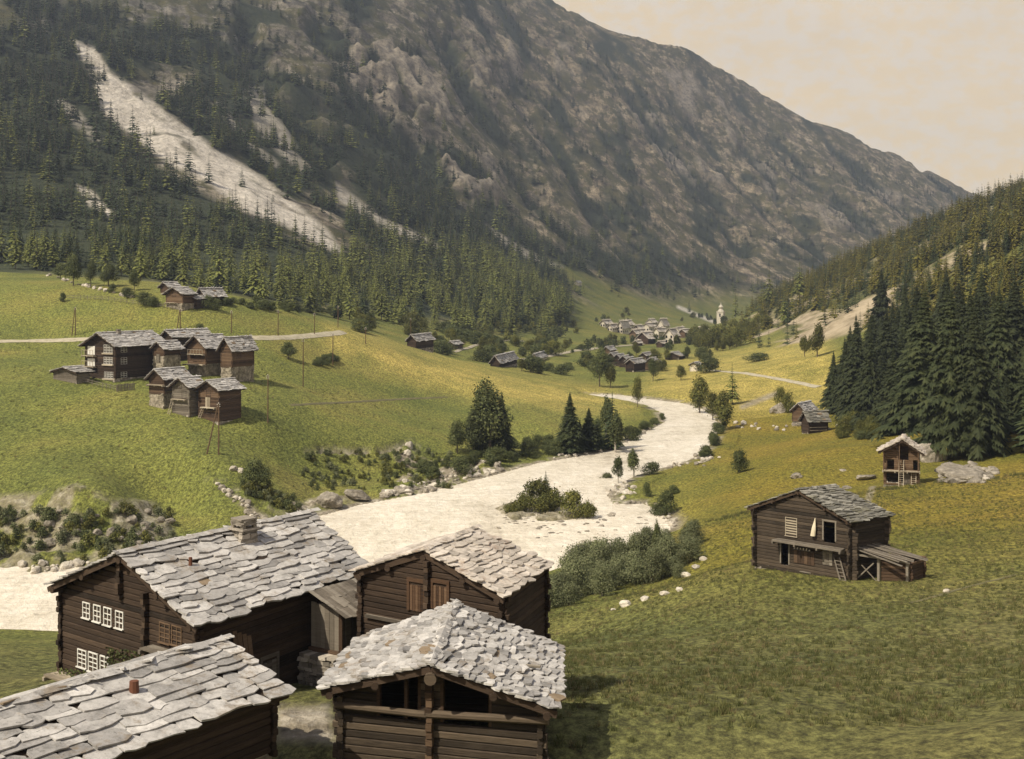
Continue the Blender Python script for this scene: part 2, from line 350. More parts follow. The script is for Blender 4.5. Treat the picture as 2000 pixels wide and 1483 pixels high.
forest = np.maximum(forest, mtn*sstep(.25, .8, gul)*sstep(.40, .55, fbm(XX/40, YY/80, 167, 4)+.06*sstep(1500, 900, PX)))
forest = np.maximum(forest, spur*.6*(1-rockspur))
alp = np.maximum(pmask([(1030, 492), (1110, 520), (1180, 550), (1260, 582), (1340, 605), (1420, 620), (1440, 650), (1300, 660), (1100, 655), (1090, 640), (1120, 610), (1115, 560)], 800, 2800, 8), 0)
grass = np.clip(1-mtn*1.4, 0, 1)
grass = np.maximum(grass*(1-forest), alp*sstep(.62, .5, fbm(XX/40, YY/60, 171, 4)))
grass = np.where(spur > .3, grass*.5, grass)
dry = np.clip(pmask([(640, 640), (700, 650), (820, 690), (1000, 735), (1200, 770), (1240, 800), (1100, 800), (900, 770), (760, 730), (640, 690)], 280, 460, 25)+.8*pmask([(1240, 770), (1300, 700), (1620, 660), (1640, 790), (1480, 820), (1400, 800)], 330, 640, 20), 0, 1)
dirt = np.maximum(SC_BANK*sstep(np.where(PX < 345, .34, .40), np.where(PX < 345, .5, .56), fbm(XX/3.5, YY/4.5, 181, 4)), CREST_CUT)
dirt = np.maximum(dirt, lmask([(455, 965), (478, 985), (500, 1005), (530, 1020)], 9, 180, 240)*sstep(.35, .55, fbm(XX/1.5, YY/1.5, 8, 3)))
dirt = np.maximum(dirt, sstep(3.0, .4, DRIV)*(YY > 110)*sstep(.3, .5, fbm(XX/3, YY/3, 191, 3)))
dirt = np.maximum(dirt, lmask([(1692, 930), (1705, 950), (1695, 978)], 7, 120, 180)*.8)
dirt = np.maximum(dirt, .8*lmask([(1450, 795), (1500, 775), (1520, 768)], 6, 330, 440))
dirt = np.maximum(dirt, pmask([(540, 1380), (640, 1380), (660, 1450), (540, 1450)], 36, 48, 12))
dirt = np.where(INR, .8, dirt); dirt = np.where((PX < 345) & (YY < 210), dirt*.72, dirt)
right = sstep(1150, 1500, PX)*sstep(500, 300, YY)*(.25+.75*sstep(80, 135, YY))

nv = UU.size; jj, ii = np.meshgrid(np.arange(Hv-1), np.arange(Hu-1), indexing='ij'); b0 = (jj*Hu+ii).ravel()
faces = np.stack([b0, b0+1, b0+Hu+1, b0+Hu], 1).astype(np.int32)
def gridmesh(name, co, faces):
    me = bpy.data.meshes.new(name); me.vertices.add(len(co)); me.vertices.foreach_set('co', co.astype(np.float32).ravel())
    nf = len(faces); me.loops.add(nf*4); me.loops.foreach_set('vertex_index', faces.astype(np.int32).ravel()); me.polygons.add(nf)
    me.polygons.foreach_set('loop_start', np.arange(0, nf*4, 4, dtype=np.int32)); me.polygons.foreach_set('loop_total', np.full(nf, 4, np.int32))
    me.polygons.foreach_set('use_smooth', np.ones(nf, bool)); me.update(); me.validate(); return me
co = np.stack([XX, YY, ZZ], -1).reshape(-1, 3)
me = gridmesh('ground', co, faces)
for nm, ch in (('cover', (scree, grass, dirt, forest)), ('cover_two', (dry, np.maximum(rockspur, 0), right, mtn))):
    at = me.attributes.new(nm, 'FLOAT_COLOR', 'POINT'); at.data.foreach_set('color', np.stack([np.clip(c, 0, 1).ravel() for c in ch], -1).astype(np.float32).ravel())

at = me.attributes.new('crag', 'FLOAT', 'POINT'); at.data.foreach_set('value', (crag*mtn).ravel().astype(np.float32))
def ground_material():
    k = NT('ground_cover', .95)
    s1 = k.n('ShaderNodeSeparateColor'); k.l(k.attr('cover', 'Color'), s1.inputs[0]); s2 = k.n('ShaderNodeSeparateColor'); k.l(k.attr('cover_two', 'Color'), s2.inputs[0])
    forest_a = k.attr('cover', 'Alpha'); mt = k.attr('cover_two', 'Alpha')
    p = k.pos()
    g1 = k.noise(.045, p, 5); pg = k.pos((1, .5, 1)); g2 = k.noise(1.3, pg, 6, .75); g3 = k.noise(2.6, pg, 6, .85)
    gl = k.ramp(g1, [(.3, (.092, .110, .026)), (.5, (.140, .150, .034)), (.7, (.19, .172, .044))])
    gr = k.ramp(g1, [(.3, (.108, .108, .016)), (.5, (.162, .134, .019)), (.7, (.215, .158, .027))])
    gc = k.mix(s2.outputs[2], gl, gr)
    py_ = k.n('ShaderNodeSeparateXYZ'); k.l(k.n('ShaderNodeNewGeometry').outputs['Position'], py_.inputs[0]); m2 = k.n('ShaderNodeMapRange'); m2.inputs[1].default_value = 70; m2.inputs[2].default_value = 130; m2.inputs[3].default_value = .7; m2.inputs[4].default_value = 0; k.l(py_.outputs[1], m2.inputs[0]); gc = k.mix(m2.outputs[0], gc, k.ramp(g1, [(.35, (.080, .088, .034)), (.6, (.118, .115, .048))]))
    gc = k.mix(k.math('MULTIPLY', s2.outputs[0], k.ramp(k.noise(.09, p, 6, .7), [(.35, .35), (.6, 1.)])), gc, (.40, .32, .09))
    gc = k.mix(.75, gc, k.ramp(g2, [(.38, .6), (.5, 1.), (.62, 1.35)]), 'MULTIPLY')
    gc = k.mix(.8, gc, k.ramp(g3, [(.38, .3), (.5, 1.), (.62, 1.8)]), 'MULTIPLY')
    # little rusty and dark weeds in the sward
    gc = k.mix(k.ramp(k.noise(1.6, p, 5, .8), [(.62, 0.), (.72, .5)]), gc, (.16, .085, .03))
    pm = k.pos((1, .38, 1)); rk = k.ramp(k.noise(.024, pm, 10, .74, .4), [(.36, (.075, .064, .044)), (.46, (.165, .137, .092)), (.54, (.27, .22, .145)), (.66, (.46, .385, .28))])
    rk = k.mix(.85, rk, k.ramp(k.noise(.10, pm, 9, .8), [(.38, .3), (.5, 1.), (.62, 1.7)]), 'MULTIPLY')
    rk = k.mix(.6, rk, k.ramp(k.voro(.06, pm, 'F1'), [(.0, .5), (.35, 1.), (.8, 1.3)]), 'MULTIPLY')
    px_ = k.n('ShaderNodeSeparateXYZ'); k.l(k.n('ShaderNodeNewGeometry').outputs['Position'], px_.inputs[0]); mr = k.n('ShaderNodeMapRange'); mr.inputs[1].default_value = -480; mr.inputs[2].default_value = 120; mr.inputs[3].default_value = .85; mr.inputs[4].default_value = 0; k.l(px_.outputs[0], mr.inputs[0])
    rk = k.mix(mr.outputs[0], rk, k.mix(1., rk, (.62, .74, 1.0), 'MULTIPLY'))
    veg = k.ramp(k.noise(.045, pm, 8, .75), [(.38, (.04, .046, .018)), (.5, (.078, .077, .028)), (.62, (.135, .118, .042))])
    col = k.mix(k.ramp(k.noise(.033, pm, 10, .76), [(.475, 0.), (.515, .9)]), rk, veg)
    col = k.mix(forest_a, col, k.mix(k.ramp(k.noise(.2, p, 5, .7), [(.4, 0.), (.7, .8)]), (.030, .040, .020), (.065, .072, .032)))
    cg = k.attr('crag'); col = k.mix(cg, col, k.mix(1., k.ramp(k.noise(.12, pm, 9, .8), [(.38, .45), (.5, 1.), (.62, 1.5)]), (.30, .26, .205), 'MULTIPLY'))
    col = k.mix(s1.outputs[1], col, gc)
    sc = k.ramp(k.noise(.2, k.pos((1, .5, 1)), 8, .82), [(.36, (.36, .33, .29)), (.48, (.62, .57, .50)), (.6, (.80, .74, .66))])
    sc = k.mix(.7, sc, k.ramp(k.voro(.35, p), [(.05, .55), (.3, 1.), (.7, 1.15)]), 'MULTIPLY')
    col = k.mix(s1.outputs[0], col, sc)
    col = k.mix(s2.outputs[1], col, k.ramp(k.noise(.12, p, 6, .7), [(.3, (.16, .13, .08)), (.6, (.42, .35, .25))]))
    dr = k.ramp(k.noise(.5, p, 7, .75), [(.3, (.10, .085, .06)), (.48, (.22, .19, .145)), (.66, (.46, .42, .36))])
    dr = k.mix(.8, dr, k.ramp(k.voro(1.3, p), [(.0, .3), (.25, 1.), (.7, 1.2)]), 'MULTIPLY')
    col = k.mix(s1.outputs[2], col, dr)
    h = k.math('MULTIPLY_ADD', k.noise(.1, p, 10, .72), k.math('MULTIPLY_ADD', mt, 9.0, 0.), k.math('MULTIPLY', k.noise(2.5, p, 6, .75), .35))
    h = k.math('ADD', h, k.math('MULTIPLY', k.math('MULTIPLY', s1.outputs[2], k.voro(1.3, p)), .4))
    k.bump(h, .9, 1.)
    return k.done(col)
me.materials.append(ground_material())
ground = link('ground', me); tag(ground, 'grassy valley floor and slopes with scree and rock', kind='structure')

# ------------------------------------------------------------------ river
js = np.where((V > math.log(95)) & (V < math.log(560)))[0]; js = js[::2]
isel = np.arange(0, Hu, 2)
wx = XX[np.ix_(js, isel)]; wy = YY[np.ix_(js, isel)]; wd = DRIV[np.ix_(js, isel)]; wi = INR[np.ix_(js, isel)]
keep = wi | (wd < 6)
fl1 = wx*.6+wy*.8; fl2 = wx*.8-wy*.6
ripple = (ridged(fl1/2.6, fl2/1.1, 201, 3)-.5)*.34+(fbm(wx/6, wy/9, 203, 3)-.5)*.4
wz = zriver(wy)+ripple*.8*sstep(0, 3, np.where(wi, wd, 0))*(1-.8*BAR[np.ix_(js, isel)])
nr, nc = wx.shape; a, b = np.meshgrid(np.arange(nr-1), np.arange(nc-1), indexing='ij'); kk = keep[:-1, :-1] & keep[1:, :-1] & keep[:-1, 1:] & keep[1:, 1:]
b0 = (a*nc+b)[kk]; wf = np.stack([b0, b0+1, b0+nc+1, b0+nc], 1)
used = np.unique(wf); remap = np.full(nr*nc, -1); remap[used] = np.arange(len(used))
wme = gridmesh('river', np.stack([wx, wy, wz], -1).reshape(-1, 3)[used], remap[wf])
k = NT('glacial_water', .22); k.b.inputs['Specular IOR Level'].default_value = .35
p = k.pos((1, .55, 1)); mp_ = k.n('ShaderNodeMapping'); mp_.inputs['Rotation'].default_value = (0, 0, math.radians(-52)); mp_.inputs['Scale'].default_value = (.10, 1.1, 1); k.l(k.n('ShaderNodeNewGeometry').outputs['Position'], mp_.inputs[0]); stk = k.noise(.5, mp_.outputs[0], 7, .7, 1.2)
q = k.math('MULTIPLY_ADD', k.noise(.5, p, 8, .72, .8), .6, k.math('MULTIPLY', k.noise(.07, k.pos((1, .4, 1)), 5, .6, .5), .4))
c = k.ramp(q, [(.34, (.45, .40, .32)), (.44, (.66, .60, .50)), (.54, (.78, .72, .62)), (.68, (.87, .83, .76))])
k.bump(k.math('ADD', k.noise(1.2, p, 6, .7, .5), k.math('MULTIPLY', stk, .6)), .7, .5)
c = k.mix(.38, c, k.ramp(stk, [(.36, (.66, .66, .66)), (.46, (.98, .98, .98)), (.6, (1.15, 1.15, 1.17))]), 'MULTIPLY')
wme.materials.append(k.done(c)); river = link('river', wme); tag(river, 'milky pale glacial river running over stones', kind='structure')

# ------------------------------------------------------------------ camera, sun, sky, haze
cam = bpy.data.cameras.new('camera'); cam.sensor_width = 36; cam.lens = 36*F/2000; cam.shift_y = -(741.5-HY)/2000; cam.clip_end = 20000; cam.clip_start = .5
co_ = bpy.data.objects.new('camera', cam); COL.objects.link(co_); co_.location = (0, 0, CZ); co_.rotation_euler = (math.radians(90), 0, 0); SC.camera = co_
SUN_EL = math.radians(49); sd = Vector((-.80, -.60, 0)).normalized()          # towards the sun
sdir = Vector((sd.x*math.cos(SUN_EL), sd.y*math.cos(SUN_EL), math.sin(SUN_EL)))
sl = bpy.data.lights.new('sun', 'SUN'); sl.energy = 4.9; sl.angle = math.radians(.55); sl.color = (1, .89, .69)
so = bpy.data.objects.new('sun', sl); COL.objects.link(so); so.rotation_euler = sdir.to_track_quat('Z', 'Y').to_euler(); so.location = (-30, -20, 80)
w = bpy.data.worlds.new('World'); SC.world = w; w.use_nodes = True; nt = w.node_tree; nt.nodes.clear()
o = nt.nodes.new('ShaderNodeOutputWorld'); bg = nt.nodes.new('ShaderNodeBackground'); sky = nt.nodes.new('ShaderNodeTexSky'); sky.sky_type = 'NISHITA'; sky.sun_disc = False
sky.sun_elevation = SUN_EL; sky.sun_rotation = math.atan2(sd.x, sd.y); sky.altitude = 1100; sky.dust_density = 4; sky.air_density = 1.0
# thin high cloud veiling the sky
tc = nt.nodes.new('ShaderNodeTexCoord'); mp = nt.nodes.new('ShaderNodeMapping'); mp.inputs['Scale'].default_value = (1, 1, 1.7); nt.links.new(tc.outputs['Generated'], mp.inputs[0])
nz = nt.nodes.new('ShaderNodeTexNoise'); nz.inputs['Scale'].default_value = 5; nz.inputs['Detail'].default_value = 7; nz.inputs['Roughness'].default_value = .6; nt.links.new(mp.outputs[0], nz.inputs['Vector'])
rp = nt.nodes.new('ShaderNodeValToRGB'); rp.color_ramp.elements[0].position = .3; rp.color_ramp.elements[0].color = (.82, .82, .82, 1); rp.color_ramp.elements[1].position = .65; rp.color_ramp.elements[1].color = (.95, .95, .95, 1)
nt.links.new(nz.outputs['Fac'], rp.inputs[0]); mx = nt.nodes.new('ShaderNodeMix'); mx.data_type = 'RGBA'; sx = nt.nodes.new('ShaderNodeSeparateXYZ'); nt.links.new(tc.outputs['Generated'], sx.inputs[0]); mr = nt.nodes.new('ShaderNodeMapRange'); mr.inputs[1].default_value = .25; mr.inputs[2].default_value = .6; mr.inputs[3].default_value = 1; mr.inputs[4].default_value = .22; nt.links.new(sx.outputs[2], mr.inputs[0]); mm = nt.nodes.new('ShaderNodeMath'); mm.operation = 'MULTIPLY'; nt.links.new(rp.outputs[0], mm.inputs[0]); nt.links.new(mr.outputs[0], mm.inputs[1]); nt.links.new(mm.outputs[0], mx.inputs[0]); nt.links.new(sky.outputs[0], mx.inputs[6]); n2 = nt.nodes.new('ShaderNodeTexNoise'); n2.inputs['Scale'].default_value = 60; n2.inputs['Detail'].default_value = 6; n2.inputs['Roughness'].default_value = .65; nt.links.new(mp.outputs[0], n2.inputs['Vector']); r2 = nt.nodes.new('ShaderNodeValToRGB'); r2.color_ramp.elements[0].position = .42; r2.color_ramp.elements[0].color = (1.0, .765, .45, 1); r2.color_ramp.elements[1].position = .58; r2.color_ramp.elements[1].color = (.97, .81, .60, 1); nt.links.new(n2.outputs['Fac'], r2.inputs[0]); vm = nt.nodes.new('ShaderNodeVectorMath'); vm.operation = 'SCALE'; vm.inputs['Scale'].default_value = 10.8; nt.links.new(r2.outputs[0], vm.inputs[0]); nt.links.new(vm.outputs[0], mx.inputs[7])
nt.links.new(mx.outputs[2], bg.inputs[0]); bg.inputs[1].default_value = .1; nt.links.new(bg.outputs[0], o.inputs[0])
SC.view_settings.view_transform = 'Standard'; SC.view_settings.look = 'None'; SC.view_settings.gamma = 1; SC.view_settings.exposure = .25
if HAZE:
    hb = MB(); hb.box(-6800, 6800, -60, 5300, float(ZZ.min())-1, float(ZZ.max())+30); ho = hb.build('haze', [])
    hm = bpy.data.materials.new('haze_air'); hm.use_nodes = True; t = hm.node_tree; t.nodes.clear(); oo = t.nodes.new('ShaderNodeOutputMaterial'); vv = t.nodes.new('ShaderNodeVolumePrincipled')
    vv.inputs['Color'].default_value = (.57, .70, 1.0, 1); vv.inputs['Density'].default_value = HAZE; vv.inputs['Anisotropy'].default_value = .2; t.links.new(vv.outputs[0], oo.inputs['Volume']); ho.data.materials.append(hm)
    tag(ho, 'thin bluish summer haze filling the valley', kind='stuff')
SC.cycles.max_bounces = 5; SC.cycles.diffuse_bounces = 3; SC.cycles.glossy_bounces = 2; SC.cycles.transparent_max_bounces = 8; SC.cycles.volume_bounces = 0
# ------------------------------------------------------------------ vegetation
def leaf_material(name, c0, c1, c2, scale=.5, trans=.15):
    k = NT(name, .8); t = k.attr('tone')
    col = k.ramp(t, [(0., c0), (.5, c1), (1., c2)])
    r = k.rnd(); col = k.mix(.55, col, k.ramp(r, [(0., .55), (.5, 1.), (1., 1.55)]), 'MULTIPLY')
    k.b.inputs['Subsurface Weight'].default_value = 0
    m = k.done(col)
    tr = k.n('ShaderNodeBsdfTranslucent'); k.set(tr.inputs[0], col); ms = k.n('ShaderNodeMixShader'); ms.inputs[0].default_value = trans
    k.l(k.b.outputs[0], ms.inputs[1]); k.l(tr.outputs[0], ms.inputs[2]); k.l(ms.outputs[0], k.out.inputs[0]); return m
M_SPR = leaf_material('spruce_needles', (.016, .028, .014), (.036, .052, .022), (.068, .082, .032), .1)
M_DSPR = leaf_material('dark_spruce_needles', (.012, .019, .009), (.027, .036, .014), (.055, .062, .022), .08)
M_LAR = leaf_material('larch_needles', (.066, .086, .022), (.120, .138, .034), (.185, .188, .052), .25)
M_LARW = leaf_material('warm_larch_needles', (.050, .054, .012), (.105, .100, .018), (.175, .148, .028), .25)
M_LEAF = leaf_material('alder_leaves', (.034, .045, .018), (.070, .085, .030), (.120, .130, .048), .25)
M_LEAFW = leaf_material('warm_leaves', (.045, .055, .014), (.095, .100, .024), (.16, .150, .038), .25)
M_WIL = leaf_material('willow_leaves', (.06, .075, .034), (.12, .135, .066), (.20, .205, .11), .2)
k = NT('bark', .95); p = k.pos((1, 1, .2), True); M_BARK = k.done(k.ramp(k.noise(6, p, 5, .7), [(.3, (.045, .035, .028)), (.6, (.13, .105, .085)), (.75, (.2, .17, .14))]))
k = NT('pale_bark', .9); p = k.pos((1, 1, .6), True); M_PBARK = k.done(k.ramp(k.noise(5, p, 4, .6), [(.3, (.10, .09, .075)), (.5, (.36, .33, .29)), (.7, (.5, .47, .42))]))

def conifer_crown(rg, h, r, layers, nb, segs=3, bare=.08, slim=.85):
    m = MB()
    for i in range(layers):
        f = (i+rg.uniform(-.3, .3))/layers; f = max(0, f); z = h*(bare+(1-bare)*f); R = r*(1-f)**slim*(rg.uniform(.72, 1.15) if layers < 50 else rg.uniform(.5, 1.3))+.02*h*(1-f)
        n = max(3, int(nb*(1-.55*f))); off = rg.uniform(0, 6.28)
        for j in range(n):
            a = off+6.283*j/n+rg.uniform(-.3, .3); L = R*rg.uniform(.7, 1.15); dr = rg.uniform(.12, .42); ca, sa = math.cos(a), math.sin(a)
            w = L*(.42 if layers < 16 else .26 if layers < 50 else .115)*rg.uniform(.8, 1.2)+.006*h; t0 = rg.random(); lift = rg.uniform(0, .12)
            if segs > 4:                    # near trees: the spray of each branch is made of many small twigs
                def sp(q): rr = .03*L+L*q; return Vector((ca*rr, sa*rr, z+L*(lift*math.sin(q*3.1))-L*dr*q*q))
                for s in range(segs*2):
                    q = (s+rg.random()*.6)/(segs*2); c0, c1 = sp(q), sp(min(1.02, q+.17)); W_ = L*.30*(1-q)**.7+.012*h
                    for sd_ in (-1, 1):
                        tp = sp(q+.20)+Vector((-sa*sd_, ca*sd_, -rg.uniform(.2, .75)))*W_*rg.uniform(.5, 1.2)
                        m.poly([c0, c1, tp], min(1, max(0, .2+.5*q+.3*(t0-.5)+rg.uniform(-.15, .15))))
                continue
            prev = None
            for s in range(segs+1):
                q = s/segs; rr = .05*L+L*q; zz = z+L*(lift*math.sin(q*3.1))-L*dr*q*q+rg.uniform(-.03, .03)*L; ww = w*(.35+1.1*q)*(1-q)**.6*(rg.uniform(.7, 1.3) if segs < 5 else rg.uniform(.25, 1.8)) if q < 1 else w*.06
                sag = .35*ww
                c = (ca*rr, sa*rr, zz); l = (ca*rr-sa*ww, sa*rr+ca*ww, zz-sag); g = (ca*rr+sa*ww, sa*rr-ca*ww, zz-sag*rg.uniform(.6, 1.4))
                if prev:
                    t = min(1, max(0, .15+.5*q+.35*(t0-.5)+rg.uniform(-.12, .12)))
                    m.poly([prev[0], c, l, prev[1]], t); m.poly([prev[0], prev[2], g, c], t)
                prev = (c, l, g)
    for j in range(3):
        a = 2.1*j; m.poly([(0, 0, h*1.02), (math.cos(a)*.009*h, math.sin(a)*.009*h, h*.95), (math.cos(a+1.5)*.009*h, math.sin(a+1.5)*.009*h, h*.95)], .7)
    return m
def conifer_set(name, mat, n, h, r, layers, nb, segs, bare, slim=.85, bark=None):
    out = []
    for i in range(n):
        rg = random.Random(hash((name, i)) % 1 + 100*i+len(name)*7)
        rr = r*rg.uniform(.85, 1.15)
        cm = conifer_crown(rg, h, rr, layers, nb, segs, bare*rg.uniform(.7, 1.4), slim).mesh('crown', mat)
        tm = MB(); x = rg.uniform(-.02, .02)*h
        tm.bar((0, 0, -.5), (x*.3, 0, h*.5), h*.016, 7, h*.009, cap=False); tm.bar((x*.3, 0, h*.5), (0, 0, h*.97), h*.009, 6, h*.002, cap=False)
        out.append((cm, tm.mesh('trunk', bark or M_BARK)))
    return out
def blob_crown(rg, h, w, n, q, lobes=7, low=.15, up=1.0):
    """leaf clumps spread through several lobes"""
    m = MB(); L = []
    for i in range(lobes):
        a = rg.uniform(0, 6.28); f = rg.random(); rr = w*.5*rg.uniform(.15, .62)*(1-.55*f*up)
        L.append((math.cos(a)*rr, math.sin(a)*rr, h*(low+(1-low)*(.15+.65*f)), w*rg.uniform(.2, .34)*(1-.35*f), h*(1-low)*rg.uniform(.16, .27), rg.random()))
    for i in range(n):
        c = L[i % lobes]; d = Vector((rg.gauss(0, 1), rg.gauss(0, 1), rg.gauss(0, 1))).normalized(); k = rg.uniform(.55, 1.08)**.6
        if rg.random() < .25: k *= rg.uniform(1.05, 1.55)
        p = Vector((c[0]+d.x*c[3]*k, c[1]+d.y*c[3]*k, max(.03*h, c[2]+d.z*c[4]*k)))
        nn = (d+Vector((rg.gauss(0, .5), rg.gauss(0, .5), rg.gauss(.3, .5)))).normalized(); u = nn.cross(Vector((rg.random(), rg.random(), rg.random()+.1))).normalized(); v = nn.cross(u)
        s = q*rg.uniform(.5, 1.25); t = min(1, max(0, rg.gauss(.35+.3*c[5], .22)))
        m.poly([p-u*s, p-v*s*.7+u*s*.2, p+u*s, p+v*s*.8-u*s*.1], t)
    return m, L
def leafy_set(name, mat, n, h, w, nq, q, lobes, low, stems=4, bark=None, up=1.0):
    out = []
    for i in range(n):
        rg = random.Random(900+37*i+len(name)*13)
        cm, L = blob_crown(rg, h*rg.uniform(.9, 1.1), w*rg.uniform(.85, 1.15), nq, q, lobes, low, up)
        tm = MB(); bx, by = rg.uniform(-.02, .02)*h, rg.uniform(-.02, .02)*h
        if low > .2: tm.bar((0, 0, -.4), (bx, by, h*(low+.1)), h*.028, 7, h*.018, cap=False); base = Vector((bx, by, h*(low+.08)))
        else: base = Vector((0, 0, -.3))
        for c in L[:max(stems, 3)]: tm.bar(base, (c[0], c[1], c[2]), h*.014, 5, h*.005, cap=False)
        out.append((cm.mesh('crown', mat), tm.mesh('trunk' if low > .2 else 'stem', bark or M_BARK)))
    return out
KIND = {
 'spruce': ('spruce_tree', 'spruce', conifer_set('spruce', M_SPR, 4, 1.0, .17, 32, 13, 3, .07)),
 'dark': ('spruce_tree', 'spruce', conifer_set('dark', M_DSPR, 6, 1.0, .165, 84, 24, 6, .10)),
 'larch': ('larch_tree', 'larch', conifer_set('larch', M_LAR, 4, 1.0, .24, 20, 9, 3, .12, .7)),
 'wlarch': ('larch_tree', 'larch', conifer_set('wlarch', M_LARW, 4, 1.0, .25, 20, 9, 3, .12, .7)),
 'tree': ('leafy_tree', 'tree', leafy_set('tree', M_LEAF, 3, 1.0, .75, 4200, .021, 16, .22)),
 'wtree': ('leafy_tree', 'tree', leafy_set('wtree', M_LEAFW, 3, 1.0, .75, 3200, .024, 15, .22)),
 'birch': ('slender_tree', 'tree', leafy_set('birch', M_LEAF, 2, 1.0, .5, 2600, .021, 13, .28, 4, M_PBARK)),
 'bush': ('bush', 'bush', leafy_set('bush', M_LEAF, 3, 1.0, 1.5, 2600, .036, 13, .02, 5)),
 'wbush': ('bush', 'bush', leafy_set('wbush', M_LEAFW, 3, 1.0, 1.5, 2600, .036, 13, .02, 5)),
 'willow': ('willow_bush', 'bush', leafy_set('willow', M_WIL, 4, 1.0, 1.3, 4200, .024, 22, .02, 12)),
}
NAMES3 = {}
def plant(kind, x, y, h, label, group=None, wide=1.0, z=None, parts=True, rz=None, cat=None):
    nm, ct, ms = KIND[kind]; h = h*{'tree': 1.05, 'wtree': 1.1, 'birch': 1.1, 'bush': 1.2, 'wbush': 1.25, 'willow': .88}.get(kind, 1.0); i = random.randrange(len(ms)); zz = H(x, y) if z is None else z
    e = empty(nm, (x, y, zz-.05), random.uniform(0, 6.28) if rz is None else rz, label, cat or ct, group); e.scale = (h*wide, h*wide, h)
    c = link('crown', ms[i][0], e); t = link('trunk' if ms[i][1].name.startswith('trunk') else 'stem', ms[i][1], e)
    return e
def plantpix(kind, px, pyb, hpx, label, group=None, wide=1.0, y0=28, **k):
    g = G(px, pyb, y0); return plant(kind, g.x, g.y, hpx/F*g.y, label, group, wide, z=g.z, **k)

